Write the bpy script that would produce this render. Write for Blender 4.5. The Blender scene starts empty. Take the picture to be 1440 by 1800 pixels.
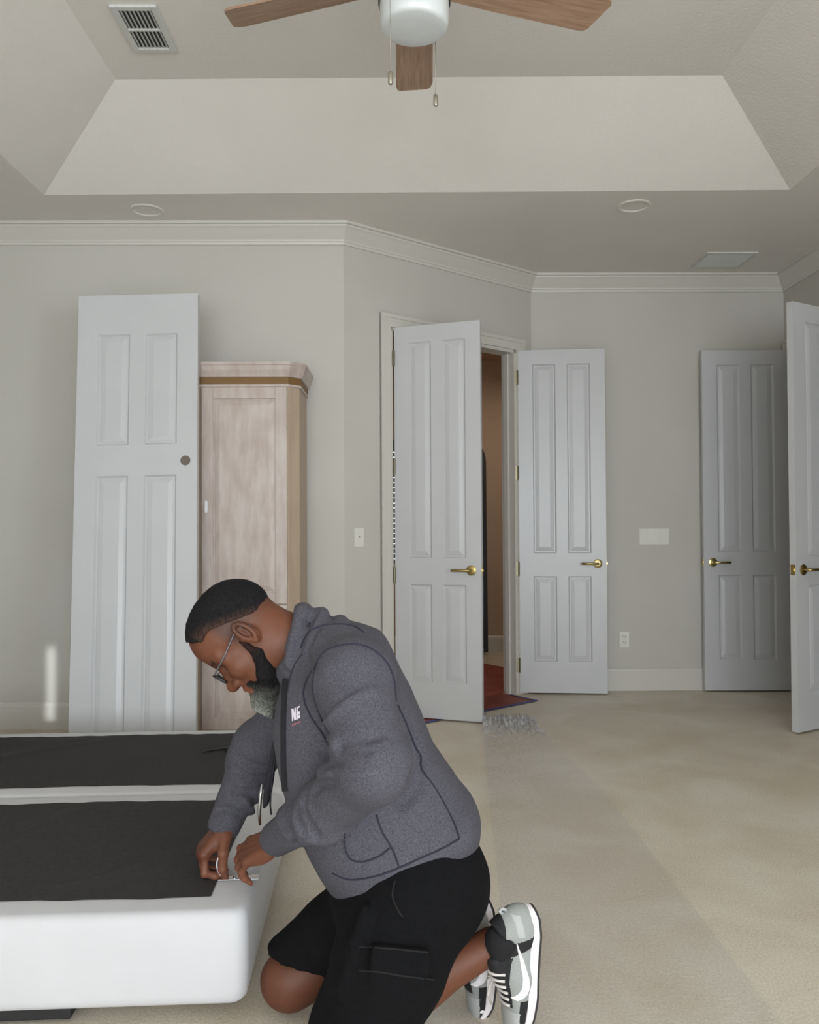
import bpy, bmesh, math, random
import numpy as np
from mathutils import Vector, Matrix
from mathutils.bvhtree import BVHTree

scene = bpy.context.scene
C = scene.collection
rnd = random.Random(7)

# ------------------------------------------------------------------ camera
FPX, CAMH = 1440.0, 1.19
_y, _p, _r = math.radians(.64), math.radians(1.0), math.radians(.3)
FWD = np.array([math.sin(_y)*math.cos(_p), math.cos(_y)*math.cos(_p), math.sin(_p)])
_rt = np.array([math.cos(_y), -math.sin(_y), 0.0]); _up = np.cross(_rt, FWD)
RT = _rt*math.cos(_r) - _up*math.sin(_r)
UP = _up*math.cos(_r) + _rt*math.sin(_r)
CAM = np.array([0, 0, CAMH])
cd = bpy.data.cameras.new('camera'); cam = bpy.data.objects.new('camera', cd); C.objects.link(cam)
cd.sensor_fit = 'VERTICAL'; cd.sensor_height = 24.0; cd.lens = 24.0*FPX/1800.0
cd.clip_start = .02; cd.clip_end = 100
M = Matrix(((RT[0], UP[0], -FWD[0], 0), (RT[1], UP[1], -FWD[1], 0), (RT[2], UP[2], -FWD[2], CAMH), (0, 0, 0, 1)))
cam.matrix_world = M
scene.camera = cam

# ------------------------------------------------------------------ light
scene.cycles.use_light_tree = False
scene.view_settings.view_transform = 'Standard'
scene.view_settings.look = 'None'
scene.view_settings.gamma = 1.0
scene.view_settings.use_curve_mapping = False
scene.view_settings.exposure = -0.10
w = bpy.data.worlds.new('sky'); scene.world = w; w.use_nodes = True
bg = w.node_tree.nodes['Background']; bg.inputs[0].default_value = (.80, .90, 1.0, 1); bg.inputs[1].default_value = 1.6


def area(name, loc, rot, sx, sy, power, col):
    l = bpy.data.lights.new(name, 'AREA'); l.shape = 'RECTANGLE'; l.size = sx; l.size_y = sy
    l.energy = power; l.color = col
    o = bpy.data.objects.new(name, l); C.objects.link(o); o.location = loc; o.rotation_euler = rot
    return o


# daylight entering the big glazed opening in the wall behind the camera (it faces into the room, +Y)
area('daylight_window', (.25, -4.27, 1.36), (math.radians(90), 0, math.radians(0)), 4.4, 2.4, 232, (.905, .955, 1.0))
# daylight of the side window in the right wall, behind the camera
area('daylight_side_window', (2.87, -1.3, 1.38), (math.radians(90), 0, math.radians(90)), 2.2, 2.1, 128, (.905, .955, 1.0))
# thin sunbeam slipping past the window frame behind the camera onto the far left wall
sb_ = area('sunbeam', (-.92, -4.1, 1.95), (0, 0, 0), .026, .42, .05, (.93, .98, 1)); sb_.data.spread = math.radians(.6)
sb_.rotation_euler = (Vector((-2.075, 4.88, .27))-Vector((-.92, -4.1, 1.95))).to_track_quat('-Z', 'Y').to_euler()
# added warm fill that brightens the hallway, no fitting there
area('hall_fill_light', (1.2, 6.6, 2.6), (0, 0, 0), .3, .3, 8, (1.0, .82, .64))


# ------------------------------------------------------------------ helpers
def at(x, y, Y):
    d = FWD + RT*((x-720)/FPX) + UP*((900-y)/FPX)
    return CAM + d*(Y/d[1])


def sock(n, *names):
    for k in names:
        if k in n.inputs:
            return n.inputs[k]


def srgb(r, g, b):
    f = lambda c: (c/255/12.92) if c/255 <= .04045 else ((c/255+.055)/1.055)**2.4
    return (f(r), f(g), f(b), 1)


def mat(name, col, rough=.5, metal=0.0, col2=None, nscale=8, bump=0.0, bscale=60, coat=0.0, detail=3, stretch=None, spec=None,
        ramp=(.35, .65), sheen=0, bdist=.002):
    m = bpy.data.materials.new(name); m.use_nodes = True
    nt = m.node_tree; b = nt.nodes['Principled BSDF']
    b.inputs['Base Color'].default_value = col; b.inputs['Roughness'].default_value = rough; b.inputs['Metallic'].default_value = metal
    if coat: b.inputs['Coat Weight'].default_value = coat; b.inputs['Coat Roughness'].default_value = .12
    if spec is not None: b.inputs['Specular IOR Level'].default_value = spec
    if sheen: b.inputs['Sheen Weight'].default_value = sheen
    tc = nt.nodes.new('ShaderNodeTexCoord'); src = tc.outputs['Object']
    if stretch:
        mp = nt.nodes.new('ShaderNodeMapping'); mp.inputs['Scale'].default_value = stretch
        nt.links.new(src, mp.inputs[0]); src = mp.outputs[0]
    if col2:
        n = nt.nodes.new('ShaderNodeTexNoise'); n.inputs['Scale'].default_value = nscale; n.inputs['Detail'].default_value = detail
        nt.links.new(src, n.inputs[0])
        r = nt.nodes.new('ShaderNodeValToRGB'); r.color_ramp.elements[0].position = ramp[0]; r.color_ramp.elements[1].position = ramp[1]
        r.color_ramp.elements[0].color = col; r.color_ramp.elements[1].color = col2
        nt.links.new(n.outputs[0], r.inputs[0]); nt.links.new(r.outputs[0], b.inputs['Base Color'])
    if bump:
        n2 = nt.nodes.new('ShaderNodeTexNoise'); n2.inputs['Scale'].default_value = bscale; n2.inputs['Detail'].default_value = 2
        nt.links.new(src, n2.inputs[0])
        bp = nt.nodes.new('ShaderNodeBump'); bp.inputs['Strength'].default_value = bump; bp.inputs['Distance'].default_value = bdist
        nt.links.new(n2.outputs[0], bp.inputs['Height']); nt.links.new(bp.outputs[0], b.inputs['Normal'])
    return m


def mk(name, verts, faces, m, parent=None, smooth=False, mats=None, midx=None):
    me = bpy.data.meshes.new(name)
    me.from_pydata([tuple(map(float, v)) for v in verts], [], [tuple(map(int, f)) for f in faces])
    if mats:
        for q in mats: me.materials.append(q)
    else:
        me.materials.append(m)
    if midx is not None: me.polygons.foreach_set('material_index', np.asarray(midx, dtype=np.int32))
    if smooth: me.polygons.foreach_set('use_smooth', [True]*len(me.polygons))
    me.update()
    o = bpy.data.objects.new(name, me); C.objects.link(o)
    if parent is not None: o.parent = parent
    return o


def dup(o, parent=None):
    c = o.copy(); C.objects.link(c); c.parent = parent
    return c


class MB:
    """collects boxes, tubes and so on for ONE mesh"""
    def __init__(s): s.v = []; s.f = []
    def add(s, V, F):
        n = len(s.v); s.v += [tuple(map(float, q)) for q in V]; s.f += [tuple(int(i)+n for i in f) for f in F]; return s
    def box(s, a, b):
        x0, y0, z0 = a; x1, y1, z1 = b
        return s.add([(x0, y0, z0), (x1, y0, z0), (x1, y1, z0), (x0, y1, z0), (x0, y0, z1), (x1, y0, z1), (x1, y1, z1), (x0, y1, z1)],
                     [(0, 3, 2, 1), (4, 5, 6, 7), (0, 1, 5, 4), (1, 2, 6, 5), (2, 3, 7, 6), (3, 0, 4, 7)])
    def bbox(s, a, b, r=.004):
        """box with chamfered edges"""
        bm = bmesh.new(); bmesh.ops.create_cube(bm, size=1)
        a = Vector(a); b = Vector(b); c = (a+b)/2; d = b-a
        for v in bm.verts: v.co = Vector((v.co.x*d.x, v.co.y*d.y, v.co.z*d.z))+c
        bmesh.ops.bevel(bm, geom=bm.edges[:], offset=r, segments=2, profile=.5, affect='EDGES')
        bm.verts.ensure_lookup_table()
        s.add([v.co for v in bm.verts], [[q.index for q in f.verts] for f in bm.faces]); bm.free(); return s
    def prism(s, poly, z0, z1):
        n = len(poly)
        return s.add([(x, y, z0) for x, y in poly]+[(x, y, z1) for x, y in poly],
                     [tuple(range(n-1, -1, -1)), tuple(range(n, 2*n))]+[(i, (i+1) % n, n+(i+1) % n, n+i) for i in range(n)])
    def tube(s, pts, r, n=8, closed=False, cap=True):
        pts = [np.asarray(p, float) for p in pts]; k = len(pts)
        rr = r if hasattr(r, '__len__') else [r]*k
        V = []; prev = None
        for i in range(k):
            a = pts[(i-1) % k] if (closed or i > 0) else pts[i]; b = pts[(i+1) % k] if (closed or i < k-1) else pts[i]
            t = b-a; t = t/(np.linalg.norm(t)+1e-12)
            if prev is None:
                h = np.array([0, 0, 1.]) if abs(t[2]) < .9 else np.array([1., 0, 0])
                u = np.cross(t, h)
            else:
                u = prev-t*(prev@t)
            u /= np.linalg.norm(u)+1e-12; prev = u; q = np.cross(t, u)
            for j in range(n):
                a2 = 2*math.pi*j/n; V.append(pts[i]+(u*math.cos(a2)+q*math.sin(a2))*rr[i])
        F = []
        for i in range(k if closed else k-1):
            i2 = (i+1) % k
            for j in range(n):
                j2 = (j+1) % n; F.append((i*n+j, i*n+j2, i2*n+j2, i2*n+j))
        if cap and not closed: F += [tuple(range(n-1, -1, -1)), tuple((k-1)*n+j for j in range(n))]
        return s.add(V, F)
    def lathe(s, prof, n=32, c=(0, 0, 0), cap=True):
        k = len(prof); V = []
        for r, z in prof:
            for j in range(n):
                a = 2*math.pi*j/n; V.append((c[0]+r*math.cos(a), c[1]+r*math.sin(a), c[2]+z))
        F = []
        for i in range(k-1):
            for j in range(n):
                j2 = (j+1) % n; F.append((i*n+j, i*n+j2, (i+1)*n+j2, (i+1)*n+j))
        if cap: F += [tuple(range(n-1, -1, -1)), tuple((k-1)*n+j for j in range(n))]
        return s.add(V, F)
    def xf(s, Mx):
        s.v = [tuple(Mx @ Vector(q)) for q in s.v]; return s
    def build(s, name, m, parent=None, smooth=False, fix=True):
        o = mk(name, s.v, s.f, m, parent, smooth)
        if fix:
            bm = bmesh.new(); bm.from_mesh(o.data); bmesh.ops.recalc_face_normals(bm, faces=bm.faces[:]); bm.to_mesh(o.data); bm.free()
        if smooth == 'auto':
            o.data.set_sharp_from_angle(angle=math.radians(35))
        return o


def empty(name, loc=(0, 0, 0), rz=0):
    o = bpy.data.objects.new(name, None); C.objects.link(o); o.location = loc; o.rotation_euler = (0, 0, rz); o.empty_display_size = .1
    return o


def tag(o, label=None, cat=None, group=None, kind=None):
    if label: o['label'] = label
    if cat: o['category'] = cat
    if group: o['group'] = group
    if kind: o['kind'] = kind
    return o


def struct(o): o['kind'] = 'structure'; return o


# ------------------------------------------------------------------ materials
WALL = mat('wall_paint', srgb(193, 190, 182), .62, col2=srgb(196, 193, 186), nscale=2.0, bump=.12, bscale=120, bdist=.001)
CEIL = mat('ceiling_paint', srgb(226, 222, 216), .7, col2=srgb(229, 225, 219), nscale=2.0, bump=.45, bscale=75, bdist=.003)
TRIM = mat('trim_paint', srgb(205, 202, 194), .38)
DOORM = mat('door_paint', srgb(197, 198, 200), .30, col2=srgb(194, 195, 197), nscale=3)
GOLD = mat('brushed_brass', srgb(178, 158, 104), .34, 1.0)
GOLDP = mat('polished_brass', srgb(196, 178, 126), .22, 1.0)
BRZ = mat('old_hinge_metal', srgb(128, 122, 100), .4, 1.0)
STEEL = mat('steel', srgb(200, 202, 205), .25, 1.0)
PLAST = mat('white_plastic', srgb(222, 220, 212), .4)
DARK = mat('dark_gap', srgb(30, 29, 28), .8)

# ------------------------------------------------------------------ the room shell
YL, YB, XR, XLW, YW = 4.90, 5.91, 2.80, -2.6, -4.2     # left part of far wall, far wall, right wall, left wall, window wall
A = np.array([-.335, YL]); B = np.array([.955, YB])       # ends of the angled wall
ZS, ZT = 3.0, 3.30                                        # soffit and tray heights
DG = (B-A)/np.linalg.norm(B-A); NG = np.array([DG[1], -DG[0]])   # along the angled wall, and out of it into the room
LG = float(np.linalg.norm(B-A))
OH = 2.44                                                 # door opening height
S0, S1 = .345, 1.475                                      # opening along the angled wall

fl = MB(); fl.box((XLW-.2, YW-.6, -.1), (XR+1.6, 8.2, 0))


def floor_mat():
    m = bpy.data.materials.new('floor_covering'); m.use_nodes = True; nt = m.node_tree; b = nt.nodes['Principled BSDF']
    tc = nt.nodes.new('ShaderNodeTexCoord')
    def noise(sc, det, dist=0.0):
        n = nt.nodes.new('ShaderNodeTexNoise'); n.inputs['Scale'].default_value = sc; n.inputs['Detail'].default_value = det
        n.inputs['Distortion'].default_value = dist
        nt.links.new(tc.outputs['Object'], n.inputs[0]); return n
    def ramp(n, c0, c1, p0, p1):
        r = nt.nodes.new('ShaderNodeValToRGB'); e = r.color_ramp.elements; e[0].position = p0; e[1].position = p1; e[0].color = c0; e[1].color = c1
        nt.links.new(n.outputs[0], r.inputs[0]); return r
    a = ramp(noise(2.2, 5, .6), srgb(208, 196, 176), srgb(224, 217, 203), .36, .68)
    f = ramp(noise(150, 2), (.72, .72, .72, 1), (1.2, 1.2, 1.2, 1), .3, .7)
    mx = nt.nodes.new('ShaderNodeMix'); mx.data_type = 'RGBA'; mx.blend_type = 'MULTIPLY'; mx.inputs[0].default_value = .55
    nt.links.new(a.outputs[0], mx.inputs[6]); nt.links.new(f.outputs[0], mx.inputs[7])
    nt.links.new(mx.outputs[2], b.inputs['Base Color'])
    b.inputs['Roughness'].default_value = .62
    b.inputs['Coat Weight'].default_value = .22; b.inputs['Coat Roughness'].default_value = .28
    n3 = noise(120, 3); bp = nt.nodes.new('ShaderNodeBump'); bp.inputs['Strength'].default_value = .35; bp.inputs['Distance'].default_value = .003
    nt.links.new(n3.outputs[0], bp.inputs['Height']); nt.links.new(bp.outputs[0], b.inputs['Normal'])
    n4 = noise(9, 3, 1.0); b2 = nt.nodes.new('ShaderNodeBump'); b2.inputs['Strength'].default_value = .25; b2.inputs['Distance'].default_value = .01
    nt.links.new(n4.outputs[0], b2.inputs['Height']); nt.links.new(b2.outputs[0], b.inputs['Coat Normal'])
    return m


FLOORM = floor_mat()
struct(fl.build('floor', FLOORM))
HALLW = mat('hall_paint', srgb(184, 164, 144), .7, col2=srgb(190, 170, 150), nscale=2)
T = .12
WH = ZS+.0
m = MB(); m.box((XLW-.2, YL, 0), (A[0], YL+T, WH)); struct(m.build('wall_left', WALL))
m = MB(); m.box((B[0]-.02, YB, 0), (XR+T, YB+T, WH)); struct(m.build('wall_back', WALL))


def along(s, d=0.0): q = A+DG*s+NG*d; return (q[0], q[1])


m = MB()
for s0, s1, z0, z1 in ((0, S0, 0, WH), (S1, LG, 0, WH), (S0, S1, OH, WH)):
    m.prism([along(s0), along(s1), along(s1, -T), along(s0, -T)], z0, z1)
struct(m.build('wall_angled', WALL))
# right wall with two closet doorways
R1 = (5.185, 5.82); R2 = (4.36, 5.00)
m = MB()
SW = (-2.4, -.2, .33, 2.43)
for y0, y1, z0, z1 in ((YW, SW[0], 0, WH), (SW[1], R2[0], 0, WH), (SW[0], SW[1], 0, SW[2]), (SW[0], SW[1], SW[3], WH), (R2[1], R1[0], 0, WH), (R1[1], YB, 0, WH), (R2[0], R2[1], OH, WH), (R1[0], R1[1], OH, WH)):
    m.box((XR, y0, z0), (XR+T, y1, z1))
struct(m.build('wall_right', WALL))
m = MB(); m.box((XR+1.4, 4.1, 0), (XR+1.5, YB+T, WH)); m.box((XR+T, 4.1, 0), (XR+1.4, 4.2, WH)); m.box((XR+T, 5.04, 0), (XR+1.4, 5.14, WH)); m.box((XR+T, YB, 0), (XR+1.4, YB+T, WH))
m.box((XR+T, 4.1, 2.7), (XR+1.5, YB+T, 2.8))
struct(m.build('wall_closet', WALL))
m = MB(); m.box((XLW-.2, YW-.2, 0), (XLW, YL, WH)); struct(m.build('wall_side', WALL))
# wall behind the camera with the wide glazed opening
WX0, WX1, WZ0, WZ1 = -2.0, 2.5, .12, 2.60
m = MB(); m.box((XLW, YW-.15, 0), (WX0, YW, WH)); m.box((WX1, YW-.15, 0), (XR, YW, WH)); m.box((WX0, YW-.15, 0), (WX1, YW, WZ0)); m.box((WX0, YW-.15, WZ1), (WX1, YW, WH))
struct(m.build('wall_front', WALL))
win = empty('window_1', (WX0, YW, WZ0)); struct(win)
m = MB()
for x in (0, 1.5, 3.0, WX1-WX0): m.box((x-.03, -.1, 0), (x+.03, -.04, WZ1-WZ0))
m.box((0, -.1, 0), (WX1-WX0, -.04, .05)); m.box((0, -.1, WZ1-WZ0-.05), (WX1-WX0, -.04, WZ1-WZ0))
m.build('window_frame', TRIM, win)

win3 = empty('window_3', (XR, SW[0], SW[2])); struct(win3)
m = MB()
for y in (.03, (SW[1]-SW[0])/2, SW[1]-SW[0]-.03): m.box((.03, y-.03, 0), (.09, y+.03, SW[3]-SW[2]))
m.box((.03, 0, 0), (.09, SW[1]-SW[0], .05)); m.box((.03, 0, SW[3]-SW[2]-.05), (.09, SW[1]-SW[0], SW[3]-SW[2]))
m.build('window_frame', TRIM, win3)

# ceiling: soffit ring, sloped tray sides, tray top
tx0, tx1, ty0, ty1 = -1.927, 2.118, -2.7, 4.41
ins = .595
o = [(XLW-.2, YW-.2), (XR+.2, YW-.2), (XR+.2, 6.1), (XLW-.2, 6.1)]
i1 = [(tx0, ty0), (tx1, ty0), (tx1, ty1+-.03), (tx0, ty1+.03)]
i2 = [(tx0+ins, ty0+ins), (tx1-ins, ty0+ins), (tx1-ins, ty1-ins-.02), (tx0+ins, ty1-ins+.02)]
V = [(x, y, ZS) for x, y in o]+[(x, y, ZS) for x, y in i1]+[(x, y, ZT) for x, y in i2]+[(x, y, ZT+.25) for x, y in o]
F = []
for k in range(4):
    k2 = (k+1) % 4
    F += [(k, 4+k, 4+k2, k2), (4+k, 8+k, 8+k2, 4+k2), (k, k2, 12+k2, 12+k)]
F += [(8, 11, 10, 9), (12, 13, 14, 15)]
struct(mk('ceiling', V, F, CEIL))


# crown moulding swept along the walls (profile: d out of the wall, z below the soffit)
def sweep(name, path, prof, m, closed=False):
    """path: list of 2D points with the room on the right-hand side when walking"""
    n = len(path); V = []; k = len(prof)
    P2 = [np.array(p, float) for p in path]
    for i in range(n):
        dirs = []
        if i > 0: dirs.append((P2[i]-P2[i-1])/np.linalg.norm(P2[i]-P2[i-1]))
        if i < n-1: dirs.append((P2[i+1]-P2[i])/np.linalg.norm(P2[i+1]-P2[i]))
        ns = [np.array([d[1], -d[0]]) for d in dirs]
        if len(ns) == 2:
            b = ns[0]+ns[1]; b = b/np.linalg.norm(b); b = b/(b@ns[0])
        else:
            b = ns[0]
        for d, z in prof: V.append((P2[i][0]+b[0]*d, P2[i][1]+b[1]*d, z))
    F = []
    for i in range(n-1):
        for j in range(k):
            j2 = (j+1) % k; F.append((i*k+j, (i+1)*k+j, (i+1)*k+j2, i*k+j2))
    F += [tuple(range(k)), tuple((n-1)*k+j for j in range(k-1, -1, -1))]
    mb = MB(); mb.add(V, F); return mb.build(name, m)


CRP = [(0, ZS), (0, ZS-.118), (.010, ZS-.118), (.013, ZS-.104), (.018, ZS-.100), (.021, ZS-.090), (.040, ZS-.066), (.062, ZS-.036), (.072, ZS-.026),
       (.074, ZS-.017), (.088, ZS-.015), (.090, ZS)]
struct(sweep('trim_1', [(XLW, YL), tuple(A), tuple(B), (XR, YB), (XR, YW)], CRP, TRIM))
BBP = [(0, 0), (.016, 0), (.016, .135), (.013, .142), (.011, .152), (.004, .160), (0, .160)]
struct(sweep('baseboard_left', [(XLW, YL), (-1.56, YL)], BBP, TRIM))
struct(sweep('baseboard_angled', [along(-.22) if False else (-.55, YL), tuple(A), along(S0-.082)], BBP, TRIM))
struct(sweep('baseboard_back', [along(S1+.082), tuple(B), (XR, YB), (XR, R1[1]+.085)], BBP, TRIM))
struct(sweep('baseboard_right', [(XR, R2[0]-.085), (XR, YW)], BBP, TRIM))


def casing(name, P0, P1, inward, h, wdt=.078, th=.018, jamb=T):
    """door casing + jamb lining around an opening from P0 to P1 (2D), inward = unit vector into the room"""
    P0 = np.array(P0); P1 = np.array(P1); d = (P1-P0)/np.linalg.norm(P1-P0); q = np.array(inward); L = np.linalg.norm(P1-P0)
    mb = MB()
    def bar(s0, s1, z0, z1, d0, d1):
        c = [P0+d*s0+q*d0, P0+d*s1+q*d0, P0+d*s1+q*d1, P0+d*s0+q*d1]
        mb.prism([tuple(x) for x in c], z0, z1)
    e = .022
    for a, b, c in ((0, 1, th), (.0, .30, th+.006)):   # stepped profile, thickest outside
        a2, b2 = wdt*a, wdt*b
        bar(-wdt+a2, -wdt+b2, 0, h+wdt-b2, 0, c)
        bar(L+wdt-b2, L+wdt-a2, 0, h+wdt-b2, 0, c)
        bar(-wdt+a2, L+wdt-a2, h+wdt-b2, h+wdt-a2, 0, c)
    bar(0, e, 0, h, -jamb, .004); bar(L-e, L, 0, h, -jamb, .004); bar(0, L, h-e, h, -jamb, .004)
    bar(e, e+.012, 0, h-e, -jamb*.75, -jamb*.42); bar(L-e-.012, L-e, 0, h-e, -jamb*.75, -jamb*.42)
    return struct(mb.build(name, TRIM))


casing('trim_2', along(S0), along(S1), NG, OH)
casing('trim_3', (XR, R1[1]), (XR, R1[0]), (-1, 0), OH)
casing('trim_4', (XR, R2[1]), (XR, R2[0]), (-1, 0), OH)

# ------------------------------------------------------------------ hallway behind the angled doorway
HY = 7.70
m = MB(); m.box((-.55, HY, 0), (1.75, HY+.1, .80)); m.box((-.55, HY, 2.0), (1.75, HY+.1, 2.75)); m.box((-.55, HY, .8), (-.38, HY+.1, 2.0)); m.box((.12, HY, .8), (1.75, HY+.1, 2.0))
struct(m.build('wall_hall_back', HALLW))
m = MB(); m.box((-.65, YL+T, 0), (-.55, HY, 2.75)); struct(m.build('wall_hall_left', HALLW))
m = MB(); m.box((1.65, YB+T, 0), (1.75, HY, 2.75)); struct(m.build('wall_hall_right', HALLW))
m = MB(); m.prism([(-.65, YL+T), along(0, -T), along(LG, -T), (1.75, YB+T), (1.75, HY+.1), (-.65, HY+.1)], 2.75, 2.85); struct(m.build('ceiling_hall', HALLW))
struct(sweep('baseboard_hall', [(-.55, HY), (1.65, HY)], BBP, TRIM))
w2 = empty('window_2', (-.13, HY, .8)); struct(w2)
m = MB(); m.box((-.25, .02, 0), (-.21, .08, 1.2)); m.box((.21, .02, 0), (.25, .08, 1.2)); m.box((-.21, .02, 0), (.21, .08, .04)); m.box((-.21, .02, 1.16), (.21, .08, 1.2))
m.build('window_frame', TRIM, w2)
SLAT = mat('dark_blind', srgb(70, 78, 84), .6)
m = MB(); m.box((-.2, .0, -.02), (.2, .008, .022)); sl = m.build('slat', SLAT, w2)
for k in range(23):
    s2 = sl if k == 0 else dup(sl, w2)
    s2.location = (0, 0.03, .06+k*.048); s2.rotation_euler = (math.radians(-28), 0, 0)
hd = MB(); hd.box((-.24, -.01, 1.13), (.24, .03, 1.2)); hd.build('headrail', SLAT, w2)

# tall black-framed arched mirror leaning in the hallway
mr = empty('arched_mirror', (.545, HY-.10, 0)); tag(mr, 'tall arched mirror with a black frame in the hallway', 'mirror')
mr.rotation_euler = (math.radians(-2.5), 0, 0)
def arch(wd, h, n=20, z0=0.0):
    r = wd/2; return [(-r, z0), (r, z0)]+[(r*math.cos(a), h-r+r*math.sin(a)) for a in np.linspace(0, math.pi, n)]
ou = arch(.52, 2.05, z0=.02); inn = arch(.45, 2.015, z0=.055)
mm = MB(); n = len(ou)
V = [(x, -.02, z) for x, z in ou]+[(x, -.02, z) for x, z in inn]+[(x, .015, z) for x, z in ou]+[(x, .015, z) for x, z in inn]
F = []
for k in range(n):
    k2 = (k+1) % n
    F += [(k, k2, n+k2, n+k), (2*n+k, 3*n+k, 3*n+k2, 2*n+k2), (k, 2*n+k, 2*n+k2, k2), (n+k, n+k2, 3*n+k2, 3*n+k)]
mm.add(V, F); mm.build('frame', mat('black_frame', srgb(22, 22, 24), .4), mr)
mm = MB(); mm.add([(x, 0, z) for x, z in inn]+[(x, .012, z) for x, z in inn], [tuple(range(n)), tuple(range(2*n-1, n-1, -1))]+[(k, (k+1) % n, n+(k+1) % n, n+k) for k in range(n)])
mm.build('mirror_glass', mat('mirror_glass', srgb(120, 122, 125), .05, 1.0), mr)

# red floor-protection paper with blue tape, coming through the doorway
RED = mat('red_paper', srgb(150, 72, 60), .55, col2=srgb(128, 58, 52), nscale=5)
BLUE = mat('blue_tape', srgb(58, 66, 140), .5)
ps = empty('floor_paper', (along(.9, 0)[0], along(.9, 0)[1], 0)); tag(ps, 'red floor-protection paper edged with blue tape in the open doorway', 'floor paper')
ps.rotation_euler = (0, 0, math.atan2(DG[1], DG[0]))
m = MB(); nx, ny = 12, 14; x0, x1, y0, y1 = -.50, .50, -.25, 1.30
V = [(x0+(x1-x0)*i/nx+(.78*min(1, (j-3)/1.0)*i/nx if j > 3 else 0), y0+(y1-y0)*j/ny, .003+.002*math.sin(i*1.9+j*.7)*math.sin(j*1.3)) for j in range(ny+1) for i in range(nx+1)]
# the corner flap that reaches out along the wall
V2 = []
F = [(j*(nx+1)+i, j*(nx+1)+i+1, (j+1)*(nx+1)+i+1, (j+1)*(nx+1)+i) for j in range(ny) for i in range(nx)]
m.add(V, F)
ps_sheet = m.build('paper', RED, ps, fix=False)
def strip(pts, wd, name='tape'):
    mb = MB(); V = []; F = []
    for i, p in enumerate(pts):
        a = np.array(pts[max(i-1, 0)][:2]); b = np.array(pts[min(i+1, len(pts)-1)][:2]); t = (b-a)/np.linalg.norm(b-a); q = np.array([-t[1], t[0]])*wd/2
        V += [(p[0]+q[0], p[1]+q[1], p[2]), (p[0]-q[0], p[1]-q[1], p[2])]
    for i in range(len(pts)-1): F.append((2*i, 2*i+1, 2*i+3, 2*i+2))
    k = len(V); V += [(x, y, z-.0008) for x, y, z in V]
    for i in range(len(pts)-1): F.append((k+2*i, k+2*i+2, k+2*i+3, k+2*i+1))
    mb.add(V, F); return mb.build(name, BLUE, ps)
strip([(-.50, -.245, .0065), (0, -.247, .0065), (.50, -.245, .0065)], .03)
strip([(.497, -.245, .0068), (.497, .0, .0068)], .018)
strip([(.06, .05, .0066), (.02, .55, .0066), (.0, 1.25, .0066)], .05)
strip([(.22, .03, .0066), (.05, .42, .0070)], .05)

# clear plastic film taped over the floor
def film_mat():
    m = bpy.data.materials.new('clear_film'); m.use_nodes = True; nt = m.node_tree; nt.nodes.clear()
    out = nt.nodes.new('ShaderNodeOutputMaterial'); mix = nt.nodes.new('ShaderNodeMixShader'); tr = nt.nodes.new('ShaderNodeBsdfTransparent')
    gl = nt.nodes.new('ShaderNodeBsdfGlossy'); gl.inputs['Color'].default_value = (.95, .96, 1, 1); gl.inputs['Roughness'].default_value = .10
    tr.inputs[0].default_value = (1, 1, 1, 1)
    tc = nt.nodes.new('ShaderNodeTexCoord'); n = nt.nodes.new('ShaderNodeTexNoise'); n.inputs['Scale'].default_value = 38; n.inputs['Detail'].default_value = 4; n.inputs['Distortion'].default_value = 1.2
    nt.links.new(tc.outputs['Object'], n.inputs[0])
    bp = nt.nodes.new('ShaderNodeBump'); bp.inputs['Strength'].default_value = .6; bp.inputs['Distance'].default_value = .006
    nt.links.new(n.outputs[0], bp.inputs['Height']); nt.links.new(bp.outputs[0], gl.inputs['Normal'])
    va = nt.nodes.new('ShaderNodeVertexColor'); va.layer_name = 'Col'; nt.links.new(va.outputs[0], mix.inputs[0])
    df = nt.nodes.new('ShaderNodeBsdfDiffuse'); df.inputs[0].default_value = srgb(220, 221, 226); m2 = nt.nodes.new('ShaderNodeMixShader'); m2.inputs[0].default_value = .45  # pale diffuse share that whitens the painted glints
    nt.links.new(gl.outputs[0], m2.inputs[1]); nt.links.new(df.outputs[0], m2.inputs[2])
    nt.links.new(tr.outputs[0], mix.inputs[1]); nt.links.new(m2.outputs[0], mix.inputs[2]); nt.links.new(mix.outputs[0], out.inputs[0])
    return m
FILM = film_mat()
def floorpt(x, y):
    d = FWD+RT*((x-720)/FPX)+UP*((900-y)/FPX); return (CAM+d*(-CAMH/d[2]))[:2]
EDGE_R = [floorpt(*q) for q in ((925, 1258), (1060, 1390), (1180, 1545), (1290, 1690), (1400, 1830))]
EDGE_L = [floorpt(*q) for q in ((846, 1258), (858, 1390), (876, 1545), (890, 1690), (900, 1830))]
nr, nc = 240, 40; V = []; F = []
def interp(E, t):
    t = t*(len(E)-1); i = min(int(t), len(E)-2); u = t-i; return np.array(E[i])*(1-u)+np.array(E[i+1])*u
rs = np.random.RandomState(3); FA_ = []
for j in range(nr+1):
    tt = 1-(1-j/nr)**1.0
    for i in range(nc+1):
        p = interp(EDGE_L, tt)*(1-i/nc)+interp(EDGE_R, tt)*(i/nc)
        cr = math.exp(-((tt-.04)/.05)**2)*1.0+math.exp(-((tt-.2)/.1)**2)*.45*(1-i/nc)+.06
        z = .004+abs(rs.normal())*.020*cr*cr+.0012*abs(rs.normal())
        V.append((p[0], p[1], z)); FA_.append(.17+.78*min(1, cr*cr*1.3)*rs.rand()**1.5)  # film strength, with random whitish peaks painting glints into the crumples
for j in range(nr):
    for i in range(nc): F.append((j*(nc+1)+i, j*(nc+1)+i+1, (j+1)*(nc+1)+i+1, (j+1)*(nc+1)+i))
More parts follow.
